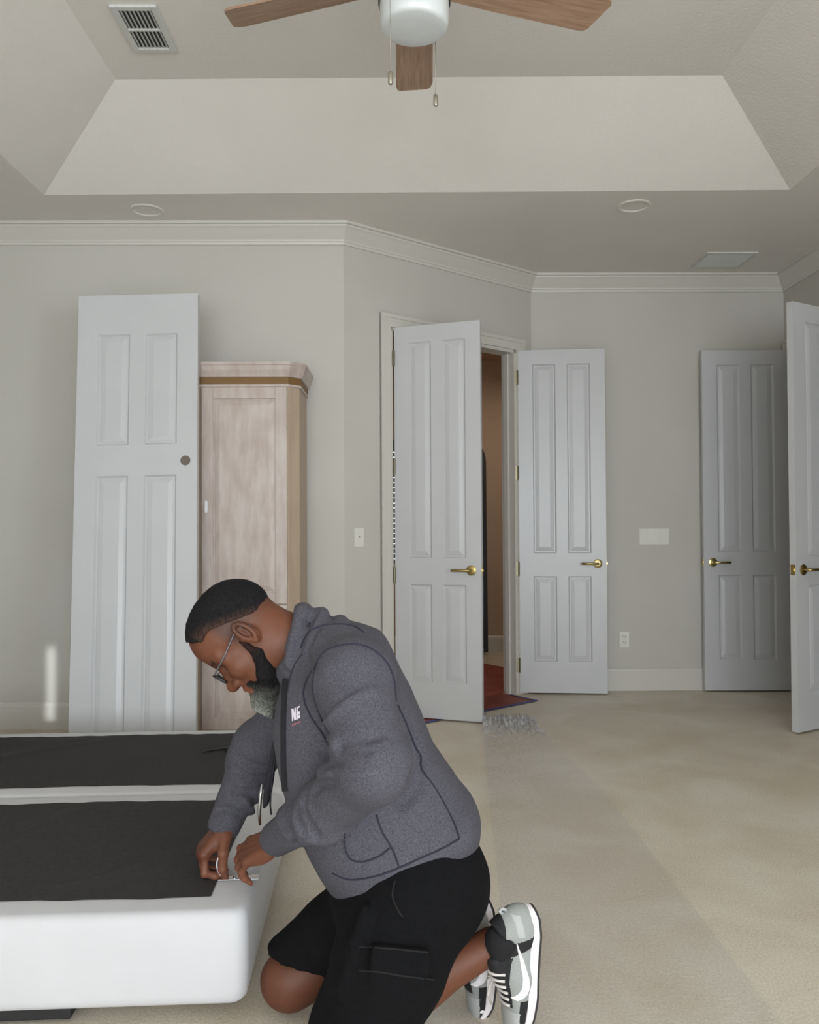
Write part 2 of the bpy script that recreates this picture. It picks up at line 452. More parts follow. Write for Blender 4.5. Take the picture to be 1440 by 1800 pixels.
pf = mk('plastic_film', V, F, FILM); ca_ = pf.data.color_attributes.new('Col', 'FLOAT_COLOR', 'POINT'); ca_.data.foreach_set('color', np.repeat(np.array(FA_)[:, None], 4, 1).astype(np.float32).ravel())
tag(pf, 'strip of clear crinkled plastic film lying across the beige floor', 'plastic film')


# ------------------------------------------------------------------ doors
def panel_mesh(w_, h_, side):
    """raised panel, centre at origin in x/z, face towards -Y*side"""
    mb = MB(); lv = [(0, .0095), (.008, .0095), (.011, .0075), (.032, .0035), (.035, .003)]
    V = []
    for i_, d_ in lv:
        x, z = w_/2-i_, h_/2-i_
        V += [(-x, d_, -z), (x, d_, -z), (x, d_, z), (-x, d_, z)]
    F = []
    for k in range(len(lv)-1):
        for j in range(4):
            j2 = (j+1) % 4; F.append((4*k+j, 4*k+j2, 4*k+4+j2, 4*k+4+j))
    e = 4*(len(lv)-1); F.append((e, e+1, e+2, e+3))
    if side < 0:
        V = [(x, -y, z) for x, y, z in V]; F = [tuple(reversed(f)) for f in F]
    mb.add(V, F); return mb


PX = ((.17, .435), (.565, .83)); PZ = ((.09, .338), (.405, .958))


def door_leaf(root, w_, h_, flip=False, th=.036):
    """a four-panel leaf, x 0..w, y 0..th, z 0..h; front face at y=0"""
    xs = [0, PX[0][0]*w_, PX[0][1]*w_, PX[1][0]*w_, PX[1][1]*w_, w_]
    zz = [PZ[0][0], PZ[0][1], PZ[1][0], PZ[1][1]]
    if flip: zz = [1-q for q in reversed(zz)]
    zs = [0]+[q*h_ for q in zz]+[h_]
    V = []; F = []; rec = .0095
    idx = {}
    for side, y in ((0, 0.0), (1, th)):
        for j in range(6):
            for i in range(6): idx[side, i, j] = len(V); V.append((xs[i], y, zs[j]))
    holes = {(i, j) for i in (1, 3) for j in (1, 3)}
    for side in (0, 1):
        for j in range(5):
            for i in range(5):
                if (i, j) in holes: continue
                q = (idx[side, i, j], idx[side, i+1, j], idx[side, i+1, j+1], idx[side, i, j+1])
                F.append(q if side == 0 else q[::-1])
    for i in range(5):
        F.append((idx[0, i+1, 0], idx[0, i, 0], idx[1, i, 0], idx[1, i+1, 0])); F.append((idx[0, i, 5], idx[0, i+1, 5], idx[1, i+1, 5], idx[1, i, 5]))
    for j in range(5):
        F.append((idx[0, 0, j], idx[0, 0, j+1], idx[1, 0, j+1], idx[1, 0, j])); F.append((idx[0, 5, j+1], idx[0, 5, j], idx[1, 5, j], idx[1, 5, j+1]))
    # sticking: bevelled edge going into each hole
    for side, y, s in ((0, 0.0, 1), (1, th, -1)):
        for (i, j) in holes:
            c = [idx[side, i, j], idx[side, i+1, j], idx[side, i+1, j+1], idx[side, i, j+1]]; e = .009; n0 = len(V)
            x0, x1, z0, z1 = xs[i], xs[i+1], zs[j], zs[j+1]
            V += [(x0+e, y+s*rec, z0+e), (x1-e, y+s*rec, z0+e), (x1-e, y+s*rec, z1-e), (x0+e, y+s*rec, z1-e)]
            for k in range(4):
                k2 = (k+1) % 4; q = (c[k], c[k2], n0+k2, n0+k); F.append(q if side == 0 else q[::-1])
    mb = MB(); mb.add(V, F); mb.build('slab', DOORM, root, fix=False)
    for (i, j) in sorted(holes):
        cx, cz = (xs[i]+xs[i+1])/2, (zs[j]+zs[j+1])/2
        for side, y in ((1, 0.0), (-1, th)):
            p = panel_mesh(xs[i+1]-xs[i]-.018, zs[j+1]-zs[j]-.018, side).build('panel', DOORM, root, fix=False)
            p.location = (cx, y, cz)
    return xs, zs


def lever(root, x, z, y, out, point, m=GOLD):
    """lever handle: rosette on the face, neck and straight bar; out=-1 front face, +1 back; point=+-1 bar direction"""
    h = empty('lever_handle', (x, y, z)); h.parent = root
    r = MB(); r.lathe([(.004, 0), (.029, 0), (.031, .002), (.031, .006), (.028, .008), (.010, .009)], 28)
    r.xf(Matrix.Rotation(math.radians(90 if out < 0 else -90), 4, 'X')); r.build('rosette', m, h, 'auto')
    t = MB(); t.tube([(0, 0, 0), (0, out*.030, 0), (point*.003, out*.040, 0), (point*.012, out*.045, 0), (point*.060, out*.045, 0), (point*.115, out*.045, 0)],
                     [.009, .009, .0092, .009, .0085, .0085], 12); t.build('lever', m, h, True)


def hinge(root, z, x=0.0, y=0.0, m=BRZ):
    q = MB(); q.tube([(x, y-.006, z-.05), (x, y-.006, z+.05)], .0065, 10); q.box((x-.03, y-.004, z-.05), (x, y-.001, z+.05)); q.box((x-.001, y-.002, z-.05), (x+.002, y+.03, z+.05))
    q.build('hinge', m, root)


def hung_door(name, hx, hy, tipx, tipy, w_, h_, label, lever_faces, th=.036, z0=.012, m=GOLD, hinges=True, hside=0):
    r = empty(name, (hx, hy, z0), math.atan2(tipy-hy, tipx-hx)); struct(r); r['label'] = label; r['category'] = 'door'
    door_leaf(r, w_, h_, th=th)
    zl = .375*h_
    for out in lever_faces: lever(r, w_-.062, zl, 0 if out < 0 else th, out, -1, m)
    q = MB(); q.box((w_-.001, .006, zl-.03), (w_+.0015, th-.006, zl+.03)); q.build('latch_plate', GOLDP, r)
    q = MB(); q.box((w_, .012, zl-.008), (w_+.009, th-.012, zl+.008)); q.build('latch_bolt', GOLDP, r)
    if hinges:
        for f in (.08, .36, .64, .92): hinge(r, f*h_, 0, hside*th)
    return r


dw = .553
hA = np.array(along(S0+.028, .012))
tipA = np.array((.425, 4.955)); dA = (tipA-hA)/np.linalg.norm(tipA-hA)
t_ = hA+dA*dw
hung_door('door_1', hA[0], hA[1], t_[0], t_[1], dw, 2.425, 'white four-panel door standing ajar in the angled doorway, brass lever', (-1,))
hung_door('door_2', .838, 5.80, .838+.6, 5.745, .612, 2.425, 'white four-panel door swung back flat against the far wall', (-1,), m=GOLDP, hside=0)
# leaf 3 hinges on the right wall: built mirrored, its visible face is the y=th side
hung_door('door_3', XR-.02, 5.845, 2.16, 5.862, .615, 2.425, 'white four-panel door beside the far corner, opened parallel to the wall', (1,), m=GOLDP, hside=1)
hung_door('door_4', XR-.01, 4.985, 2.235, 4.665, .655, 2.45, 'white door seen edge-on at the right edge of the picture', (1, -1), th=.04, hside=1)

# the unhung leaf leaning on the cabinet, upside down with an empty bore hole
lb = at(114, 1333, 4.16); lt = (-1.735, 4.42)
ld = empty('door_slab', (-1.672, 4.14, .014)); tag(ld, 'unhung white door leaning upright against the cabinet, with an empty lock hole', 'door')
ld.rotation_euler = (math.radians(-6.3), math.radians(-1.25), 0)
xs, zs = door_leaf(ld, .64, 2.44, flip=True)
bh = MB(); zc = (1-.375)*2.44; bh.lathe([(.0, .0), (.026, 0.0), (.027, .001), (.027, .036)], 24); bh.xf(Matrix.Translation((.64-.062, -.0006, zc)) @ Matrix.Rotation(math.radians(-90), 4, 'X'))
bo = bh.build('bore_hole', mat('bore_hole_wood', srgb(112, 104, 96), .8), ld); bo['label'] = 'round lock hole showing bare wood'

# ------------------------------------------------------------------ wall plates
def plate(name, c, right, w_, h_, label, cat):
    """root at c, local x along the wall, -y out of the wall"""
    r = empty(name, c, math.atan2(right[1], right[0])); tag(r, label, cat)
    m = MB(); m.bbox((-w_/2, -.006, -h_/2), (w_/2, -.0003, h_/2), .002); m.build('plate', PLAST, r); return r
pos = at(628, 946, 4.95); s_ = float((np.array([pos[0], pos[1]])-A)@DG)
q = along(.105, 0); r = plate('light_switch', (q[0], q[1], 1.125), DG, .07, .115, 'single white wall switch plate left of the angled doorway', 'switch')
m = MB(); m.bbox((-.017, -.0075, -.033), (.017, -.005, .033), .001); rk = m.build('rocker', PLAST, r)
m = MB(); m.lathe([(.0005, 0), (.004, 0), (.004, .001), (.0005, .001)], 12); m.xf(Matrix.Translation((0, -.0073, .002)) @ Matrix.Rotation(math.radians(90), 4, 'X')); m.build('indicator', DARK, rk)
r = plate('switch_bank', (1.835, YB, 1.107), (1, 0), .215, .115, 'wide white plate of four rocker switches between the back doors', 'switch')
for k in range(4):
    m = MB(); x = -.069+k*.046; m.bbox((x-.017, -.0085, -.033), (x+.017, -.005, .033), .001); m.build('rocker', PLAST, r)
r = plate('wall_outlet', (1.61, YB, .366), (1, 0), .072, .115, 'white duplex power outlet low on the far wall', 'outlet')
for z in (-.02, .02):
    m = MB(); m.bbox((-.017, -.0078, z-.015), (.017, -.005, z+.015), .002); f_ = m.build('socket', PLAST, r)
    m = MB()
    for x in (-.007, .007): m.box((x-.0015, -.0082, z-.003), (x+.0015, -.0075, z+.007))
    m.box((-.0025, -.0082, z-.011), (.0025, -.0075, z-.007)); m.build('socket_slots', DARK, f_)

# ------------------------------------------------------------------ ceiling fittings
def slats(root, n, x0, x1, y0, y1, m, wd, tilt, axis='y', zoff=-.004):
    """n thin blades parallel to `axis`, sharing one mesh"""
    first = None
    for k in range(n):
        f = (k+.5)/n
        if first is None:
            q = MB()
            if axis == 'y': q.box((-wd/2, y0, -.0008), (wd/2, y1, .0008))
            else: q.box((x0, -wd/2, -.0008), (x1, wd/2, .0008))
            first = q.build('slat', m, root); o_ = first
        else:
            o_ = dup(first, root)
        if axis == 'y': o_.location = (x0+(x1-x0)*f, 0, zoff); o_.rotation_euler = (0, tilt, 0)
        else: o_.location = (0, y0+(y1-y0)*f, zoff); o_.rotation_euler = (tilt, 0, 0)


GRILL = mat('grille_white', srgb(205, 206, 203), .45)
vt = empty('air_register', (-1.07, 3.437, ZT)); tag(vt, 'white slatted air register in the raised tray ceiling left of the fan', 'vent')
def frame4(mb, hx, hy, w_, z0, z1, in_=.0):
    mb.bbox((-hx, -hy, z0), (-hx+w_, hy, z1), .002); mb.bbox((hx-w_, -hy, z0), (hx, hy, z1), .002)
    mb.bbox((-hx+w_, -hy, z0), (hx-w_, -hy+w_, z1), .002); mb.bbox((-hx+w_, hy-w_, z0), (hx-w_, hy, z1), .002)
m = MB(); frame4(m, .095, .16, .027, -.012, 0); m.build('frame', GRILL, vt)
m = MB(); m.box((-.07, -.135, -.001), (.07, .135, -.0003)); m.build('duct_opening', mat('duct_dark', srgb(62, 66, 64), .8), vt)
m = MB(); m.bbox((-.068, -.006, -.0115), (.068, .006, -.003), .001); m.build('crossbar', GRILL, vt)
slats(vt, 8, -.068, .068, -.134, .134, GRILL, .0125, math.radians(38), 'y', -.006)
vr = empty('return_grille', (2.215, 5.535, ZS)); tag(vr, 'flat white return-air grille in the lower ceiling near the far right corner', 'vent')
m = MB(); frame4(m, .172, .155, .022, -.010, 0); m.build('frame', GRILL, vr)
m = MB(); m.box((-.155, -.135, -.001), (.155, .135, -.0003)); m.build('duct_opening', mat('duct_grey', srgb(120, 118, 110), .8), vr)
slats(vr, 20, -.15, .15, -.133, .133, GRILL, .011, math.radians(-40), 'x', -.005)

CANM = mat('downlight_lens', srgb(200, 196, 186), .5)
def can(x, y, label):
    r = empty('recessed_light', (x, y, ZS)); tag(r, label, 'ceiling light', 'recessed lights in the lower ceiling')
    m = MB(); m.lathe([(.094, 0), (.094, -.003), (.088, -.007), (.076, -.006), (.066, .004), (.063, .028), (.094, .028)], 40, cap=False); m.build('trim_ring', PLAST, r, 'auto')
    m = MB(); m.lathe([(.001, .010), (.064, .010), (.064, .014), (.001, .014)], 32); m.build('lens', CANM, r)
can(-1.437, 4.655, 'unlit recessed downlight in the lower ceiling above the leaning door')
can(1.335, 4.60, 'unlit recessed downlight in the lower ceiling on the return-grille side')

# ceiling fan with five wooden blades
WOOD = mat('light_oak_laminate', srgb(146, 116, 96), .5, col2=srgb(170, 140, 117), nscale=6, detail=4, stretch=(1.2, 16, 16), bump=.1, bscale=30)
NICK = mat('brushed_nickel', srgb(170, 165, 152), .4, .9)
GLOBE = mat('frosted_glass', srgb(214, 219, 221), .3, coat=.3)
FX, FY, FZ = .052, 2.55, 2.93
fan = empty('ceiling_fan', (FX, FY, ZT)); tag(fan, 'ceiling fan with five pale wooden blades and a frosted light bowl', 'ceiling fan')
dz = FZ-ZT
m = MB(); m.lathe([(.001, 0), (.075, 0), (.075, -.02), (.05, -.06), (.02, -.075), (.001, -.075)], 32); m.build('canopy', NICK, fan, 'auto')
m = MB(); m.lathe([(.013, -.06), (.013, dz+.09)], 16); m.build('downrod', NICK, fan, 'auto')
m = MB(); m.lathe([(.02, dz+.11), (.07, dz+.10), (.105, dz+.07), (.112, dz+.03), (.112, dz-.035), (.105, dz-.062), (.001, dz-.062)], 40); m.build('motor_housing', NICK, fan, 'auto')
m = MB(); m.lathe([(.111, dz-.062), (.114, dz-.066), (.114, dz-.098), (.1105, dz-.100), (.1105, dz-.062)], 40, cap=False); m.build('light_collar', mat('dark_nickel', srgb(110, 106, 98), .35, 1.0), fan, 'auto')
m = MB(); m.lathe([(.109, dz-.064), (.109, dz-.110), (.107, dz-.158), (.1045, dz-.168), (.100, dz-.174), (.092, dz-.177), (.05, dz-.180), (.001, dz-.181)], 48); m.build('light_bowl', GLOBE, fan, 'auto')
first = None
for k in range(5):
    a = math.radians(89+72*k)
    if first is None:
        b = MB(); pts = [(.13, -.058), (.30, -.066), (.635, -.073), (.67, -.064), (.677, -.05), (.647, .058), (.637, .068), (.615, .072), (.30, .066), (.13, .058)]
        b.prism(pts, -.004, .004); first = b.build('blade', WOOD, fan); bl = first
        i_ = MB(); i_.box((.08, -.022, .004), (.21, .022, .010)); ir0 = i_.build('blade_bracket', NICK, bl); ir = ir0
    else:
        bl = dup(first, fan); ir = dup(ir0, bl)
    bl.rotation_euler = (Matrix.Rotation(a, 3, 'Z') @ Matrix.Rotation(math.radians(-12), 3, 'X')).to_euler(); bl.location = (0, 0, dz-.01)
def chain(px, py_top, py_bot, Y, x, y, ztop, zbot):
    m = MB(); z = ztop; n = int((ztop-zbot)/.006)
    m.tube([(x, y, ztop), (x, y, zbot)], .0009, 6)
    for k in range(n):
        zz = ztop-k*(ztop-zbot)/n; m.lathe([(.0002, -.0016), (.0016, 0), (.0002, .0016)], 6, (x, y, zz), cap=False)
    c = m.build('pull_chain', NICK, fan, True, fix=False)
    p = MB(); p.lathe([(.001, 0), (.005, -.001), (.0075, -.006), (.0078, -.034), (.006, -.039), (.001, -.040)], 16, (x, y, zbot)); p.build('chain_pull', NICK, c, 'auto')
chain(0, 0, 0, 0, -.075, -.112, dz-.06, 2.557-ZT)
chain(0, 0, 0, 0, .070, .10, dz-.10, 2.60-ZT)

# ------------------------------------------------------------------ tall wooden cabinet behind the leaning door
PICK = mat('pickled_oak', srgb(178, 162, 153), .42, col2=srgb(196, 184, 177), nscale=7, detail=5, stretch=(3, 3, .8), bump=.06, bscale=80)
PICK_SHADED = mat('pickled_oak_shaded', srgb(174, 154, 134), .5, col2=srgb(184, 165, 146), nscale=6, detail=4, stretch=(4, 4, .6))  # same oak, with the side's shade put into a browner colour
RAW = mat('bare_brown_strip', srgb(122, 90, 50), .6)
CX0, CX1, CYF, CYB = -1.52, -.555, 4.465, YL-.03
cb = empty('tall_cabinet', ((CX0+CX1)/2, CYF, 0)); tag(cb, 'tall pickled-oak cabinet with crown moulding behind the leaning door', 'cabinet')
ox, oy = (CX0+CX1)/2, CYF
ch = .055
def cab_poly(e=0.0, yb=CYB): return [(CX0-e-ox, yb-oy), (CX0-e-ox, ch*0+CYF-e-oy), (CX1-ch-oy*0-ox+e*.41, CYF-e-oy), (CX1+e-ox, CYF+ch-e*.41-oy), (CX1+e-ox, yb-oy)]
m = MB(); m.prism(cab_poly(0)[::-1], .0, 1.955); m.build('carcass', PICK_SHADED, cb)
m = MB(); m.prism(cab_poly(.004)[::-1], .0, .09); m.build('plinth', PICK_SHADED, cb)
m = MB(); m.prism(cab_poly(.010)[::-1], 1.955, 1.968); m.build('moulding', PICK, cb)
m = MB(); m.prism(cab_poly(.008)[::-1], 1.968, 2.006); s_ = m.build('bare_strip', RAW, cb); s_['label'] = 'unfinished dark brown strip under the crown'
def loft(prof):
    mb = MB(); V = []; F = []
    for e, z in prof: V += [(x, y, z) for x, y in cab_poly(e)]
    n = 5
    for k in range(len(prof)-1):
        for j in range(n):
            j2 = (j+1) % n; F.append((k*n+j, (k+1)*n+j, (k+1)*n+j2, k*n+j2))
    F += [tuple(range(n)), tuple((len(prof)-1)*n+j for j in range(n-1, -1, -1))]
    mb.add(V, F); return mb
loft([(.010, 2.006), (.016, 2.008), (.020, 2.020), (.030, 2.044), (.036, 2.066), (.040, 2.070), (.040, 2.086)]).build('crown', PICK, cb)
def cab_door(x0, x1, z0, z1, pull=None):
    r = MB(); d = .019
    w_, h_ = x1-x0, z1-z0; st = .062
    fr = MB(); yf = -d-.001
    fr.bbox((x0-ox, yf, z0), (x0+st-ox, -.001, z1), .002); fr.bbox((x1-st-ox, yf, z0), (x1-ox, -.001, z1), .002)
    fr.bbox((x0+st-ox, yf, z0), (x1-st-ox, -.001, z0+st), .002); fr.bbox((x0+st-ox, yf, z1-st), (x1-st-ox, -.001, z1), .002)
    f = fr.build('door', PICK, cb)
    p = panel_mesh(w_-2*st, h_-2*st, 1).build('panel', PICK, f); p.location = ((x0+x1)/2-ox, yf, (z0+z1)/2)
    if pull:
        k = MB(); n = 10; hx, hz, r_ = .009, .034, .009
        prof = [(r_*math.cos(a), hz+r_*math.sin(a)-r_) for a in np.linspace(0, math.pi, n)]+[(r_*math.cos(a), -hz+r_*math.sin(a)+r_) for a in np.linspace(math.pi, 2*math.pi, n)]
        V = [(x, 0, z) for x, z in prof]+[(x*.8, -.008, z*.97) for x, z in prof]; N = len(prof)
        k.add(V, [tuple(range(N)), tuple(range(2*N-1, N-1, -1))]+[(i, (i+1) % N, N+(i+1) % N, N+i) for i in range(N)])
        o_ = k.build('pull', mat('white_pull', srgb(238, 240, 242), .2, coat=.6), f, 'auto'); o_.location = (pull[0]-ox, yf, pull[1]); o_['label'] = 'small white oval pull'
xm = (CX0+CX1-ch)/2
cab_door(CX1-ch-.005-.462, CX1-ch-.005, .775, 1.950, (CX1-ch-.005-.462+.026, 1.302))
cab_door(CX1-ch-.005-.462, CX1-ch-.005, .098, .768)
cab_door(CX0+.004, CX1-ch-.005-.462-.022, .775, 1.950)
cab_door(CX0+.004, CX1-ch-.005-.462-.022, .098, .768)

# ------------------------------------------------------------------ upturned box springs
def cotton():
    m = mat('white_cotton', srgb(194, 194, 197), .85, col2=srgb(200, 200, 203), nscale=3, bump=.12, bscale=500, bdist=.0006, sheen=.2)
    return m
COT = cotton(); DUST = mat('black_dust_cover', srgb(44, 41, 42), .9, col2=srgb(52, 49, 49), nscale=90, bump=.2, bscale=400, bdist=.0005)
RB = math.radians(2.4); HB, HT = .052, .276
def rrect(x0, x1, y0, y1, r, n=7):
    P_ = []
    for cx, cy, a0 in ((x1-r, y0+r, -90), (x1-r, y1-r, 0), (x0+r, y1-r, 90), (x0+r, y0+r, 180)):
        for k in range(n): a = math.radians(a0+90*k/(n-1)); P_.append((cx+r*math.cos(a), cy+r*math.sin(a)))
    return P_
def box_spring(yoff, wd, label):
    r = empty('box_spring', (-.372-math.sin(RB)*yoff, 1.968+math.cos(RB)*yoff, HB), RB); tag(r, label, 'box spring', 'upturned box springs')
    H_ = HT-HB; L_ = 2.03; rc = .035; mb = MB(); V = []; F = []
    prof = [(.03, 0), (.012, .004), (.003, .014), (0, .03), (-.003, .08), (-.003, .15), (0, H_-.022), (.004, H_-.010), (.012, H_-.002), (.024, H_), (.10, H_), (.16, H_-.001)]
    ring = None
    for e, z in prof:
        p = rrect(-L_+e, -e, e, wd-e, max(rc-e*.4, .012)); n = len(p); V += [(x, y, z) for x, y in p]
    for k in range(len(prof)-1):
        for j in range(n):
            j2 = (j+1) % n; F.append((k*n+j, k*n+j2, (k+1)*n+j2, (k+1)*n+j))
    F += [tuple(range(n-1, -1, -1)), tuple((len(prof)-1)*n+j for j in range(n))]
    mb.add(V, F); mb.build('cover', COT, r, True, fix=False)
    # black dust cover, slightly sagging, with diagonal drag folds
    nx, ny = 120, 50; x0, x1, y0, y1 = -L_+.09, -.098, .085, wd-.082
    V = []; rs = np.random.RandomState(int(yoff*10)+1); ph = rs.rand(6)*6
    for j in range(ny+1):
        for i in range(nx+1):
            u, v = i/nx, j/ny; x = x0+(x1-x0)*u; y = y0+(y1-y0)*v
            edge = min(1, min(u, 1-u)*14, min(v, 1-v)*7)
            wv = .004*math.exp(-((math.sin(2.1*x-1.6*y+ph[0]))/.10)**2)+.003*math.exp(-((math.sin(1.7*x-2.2*y+ph[1]))/.07)**2)
            z = H_+.0012+edge*(wv+.002*math.sin(7*x+ph[2])*math.sin(9*y+ph[3])+.0015)+.0007*math.sin(60*x+ph[4])*(1-edge)
            yy = y+(.004*math.sin(9*x+ph[5])+.002*math.sin(31*x))*(1 if v in (0, 1) else 0)
            V.append((x, yy, z))
    F = [(j*(nx+1)+i, j*(nx+1)+i+1, (j+1)*(nx+1)+i+1, (j+1)*(nx+1)+i) for j in range(ny) for i in range(nx)]
    mk('dust_cover', V, F, DUST, r, True)
    return r
box_spring(0, .895, 'white box spring lying underside up in front of the kneeling man')
box_spring(.899, .885, 'second white box spring lying behind the nearer one, underside up')
# dark base it rests on
bb = empty('bed_base', (-1.0, 2.3, 0)); tag(bb, 'black bed-base foot just visible under the near box spring', 'bed base'); bb.rotation_euler = (0, 0, RB)
BLK = mat('black_base', srgb(28, 28, 30), .6)
m = MB(); m.bbox((-1.2, -.315, .012), (.19, 1.35, HB-.001), .004); m.build('base_panel', BLK, bb)
for x, y in ((-1.0, -.15), (-.1, -.15), (-1.0, 1.2), (-.1, 1.2)):
    m = MB(); m.lathe([(.001, 0), (.03, 0), (.03, .013), (.001, .013)], 16, (x, y, 0)); m.build('foot', BLK, bb)

# ------------------------------------------------------------------ the kneeling person: smooth-blended volumes, meshed with surface nets
class Field:
    def __init__(s, lo, hi, h):
        s.lo = np.array(lo, float); s.h = h; s.n = np.ceil((np.array(hi)-s.lo)/h).astype(int)+1
        s.d = np.full(s.n, 1.0, np.float32)
    def sub(s, lo, hi, pad):
        a = np.clip(np.floor((np.array(lo)-pad-s.lo)/s.h).astype(int), 0, s.n-1); b = np.clip(np.ceil((np.array(hi)+pad-s.lo)/s.h).astype(int)+1, 1, s.n)
        sl = tuple(slice(a[i], max(b[i], a[i]+1)) for i in range(3))
        g = [s.lo[i]+s.h*np.arange(sl[i].start, sl[i].stop) for i in range(3)]
        return sl, np.stack(np.meshgrid(*g, indexing='ij'), -1)
    def put(s, prim, k=.02, op='+'):
        lo, hi, f = prim; sl, P_ = s.sub(lo, hi, k+3*s.h); v = f(P_).astype(np.float32); d = s.d[sl]
        if op == '+':
            if k > 0: hh = np.maximum(k-np.abs(d-v), 0)/k; s.d[sl] = np.minimum(d, v)-hh*hh*k*.25
            else: s.d[sl] = np.minimum(d, v)
        else:
            v = -v
            if k > 0: hh = np.maximum(k-np.abs(d-v), 0)/k; s.d[sl] = np.maximum(d, v)+hh*hh*k*.25
            else: s.d[sl] = np.maximum(d, v)
        return s
    def warp(s, f):
        g = [s.lo[i]+s.h*np.arange(s.n[i]) for i in range(3)]
        m_ = np.abs(s.d) < .05
        idx = np.argwhere(m_); P_ = s.lo+idx*s.h
        s.d[m_] += f(P_).astype(np.float32); return s
    def cut(s, pt, nrm, k=.0):
        """remove everything on the side the normal points to"""
        g = np.stack(np.meshgrid(*[s.lo[i]+s.h*np.arange(s.n[i]) for i in range(3)], indexing='ij'), -1)
        v = ((g-np.array(pt)) @ (np.array(nrm)/np.linalg.norm(nrm))).astype(np.float32)
        if k > 0: hh = np.maximum(k-np.abs(s.d-v), 0)/k; s.d = np.maximum(s.d, v)+hh*hh*k*.25
        else: s.d = np.maximum(s.d, v)
        return s
    def mesh(s):
        d = s.d; ins = d < 0; n = s.n
        c = np.zeros(n-1, np.int8)
        for i in (0, 1):
            for j in (0, 1):
                for k in (0, 1): c += ins[i:n[0]-1+i, j:n[1]-1+j, k:n[2]-1+k]
        act = (c > 0) & (c < 8); cells = np.argwhere(act); num = np.full(n-1, -1, np.int64); num[act] = np.arange(len(cells))
        acc = np.zeros((len(cells), 3)); cnt = np.zeros(len(cells)); ii = cells.T
        for ax in range(3):
            o1, o2 = [q for q in range(3) if q != ax]
            for a in (0, 1):
                for b in (0, 1):
                    p = [ii[0].copy(), ii[1].copy(), ii[2].copy()]; p[o1] += a; p[o2] += b
                    v0 = d[tuple(p)]; q = [x.copy() for x in p]; q[ax] += 1; v1 = d[tuple(q)]
                    cr = (v0 < 0) != (v1 < 0); t = np.where(cr, v0/np.where(cr, v0-v1, 1), 0)
                    pos = np.stack(p, 1).astype(float); pos[:, ax] += t
                    acc[cr] += pos[cr]; cnt[cr] += 1
        V = s.lo+s.h*(acc/cnt[:, None])
        F = []
        for ax in range(3):
            o1, o2 = [(1, 2), (2, 0), (0, 1)][ax]
            sl0 = [slice(1, n[i]-1) for i in range(3)]; sl0[ax] = slice(0, n[ax]-1); sl1 = list(sl0); sl1[ax] = slice(1, n[ax])
            a_, b_ = ins[tuple(sl0)], ins[tuple(sl1)]; cr = np.argwhere(a_ != b_)
            off = np.array([q.start for q in sl0]); e = cr+off; flip = a_[a_ != b_]
            def cell(u, v): q = e.copy(); q[:, o1] -= u; q[:, o2] -= v; return num[tuple(q.T)]
            qd = np.stack([cell(1, 1), cell(0, 1), cell(0, 0), cell(1, 0)], 1)
            qd[~flip] = qd[~flip][:, ::-1]; F.append(qd)
        F = np.concatenate(F); F = F[(F >= 0).all(1)]
        return V, F


def nrm(v): v = np.array(v, float); return v/np.linalg.norm(v)


def cone(a, b, ra, rb):
    a = np.array(a, float); b = np.array(b, float); r = max(ra, rb); L2 = max(((b-a)**2).sum(), 1e-9)
    def f(P_):
        t = np.clip(((P_-a) @ (b-a))/L2, 0, 1); q = P_-a-t[..., None]*(b-a); return np.sqrt((q*q).sum(-1))-(ra+(rb-ra)*t)
    return np.minimum(a, b)-r, np.maximum(a, b)+r, f


def ell(c, r, R_=None):
    c = np.array(c, float); r = np.array(r, float); R_ = np.eye(3) if R_ is None else np.array(R_)   # rows = axes
    m_ = np.sqrt(((R_*r[:, None])**2).sum(0))
    def f(P_):
        q = (P_-c) @ R_.T; k0 = np.sqrt(((q/r)**2).sum(-1)); k1 = np.sqrt(((q/(r*r))**2).sum(-1)); return k0*(k0-1)/np.maximum(k1, 1e-6)
    return c-m_, c+m_, f


def ecap(a, b, sa, sb, la, lb, lat=(0, 1, 0)):
    """capsule with elliptic section: s* in-plane radius, l* radius along `lat`"""
    a = np.array(a, float); b = np.array(b, float); lat = np.array(lat, float); r = max(sa, sb, la, lb); L2 = max(((b-a)**2).sum(), 1e-9)
    def f(P_):
        t = np.clip(((P_-a) @ (b-a))/L2, 0, 1); q = P_-a-t[..., None]*(b-a); l = q @ lat; s2 = (q*q).sum(-1)-l*l
        rs_ = sa+(sb-sa)*t; rl = la+(lb-la)*t
        k0 = np.sqrt(s2/rs_**2+l*l/rl**2); k1 = np.sqrt(s2/rs_**4+l*l/rl**4); return k0*(k0-1)/np.maximum(k1, 1e-6)
    return np.minimum(a, b)-r, np.maximum(a, b)+r, f


def rbox(c, hs, R_, r):
    c = np.array(c, float); hs = np.array(hs, float); R_ = np.array(R_, float); m_ = np.abs(R_).T @ hs+r
    def f(P_):
        q = np.abs((P_-c) @ R_.T)-(hs-r); return np.sqrt((np.maximum(q, 0)**2).sum(-1))+np.minimum(q.max(-1), 0)-r
    return c-m_, c+m_, f


_rs = np.random.RandomState(11)
_W = _rs.normal(size=(14, 3)); _W /= np.linalg.norm(_W, axis=1)[:, None]; _PH = _rs.rand(14)*6.28
def wav(P_, freq, n=8, o=0):
    s = 0
    for i in range(n): s = s+np.sin(P_ @ (_W[(i+o) % 14]*freq*(.7+.09*i))+_PH[(i+o) % 14])
    return s/n


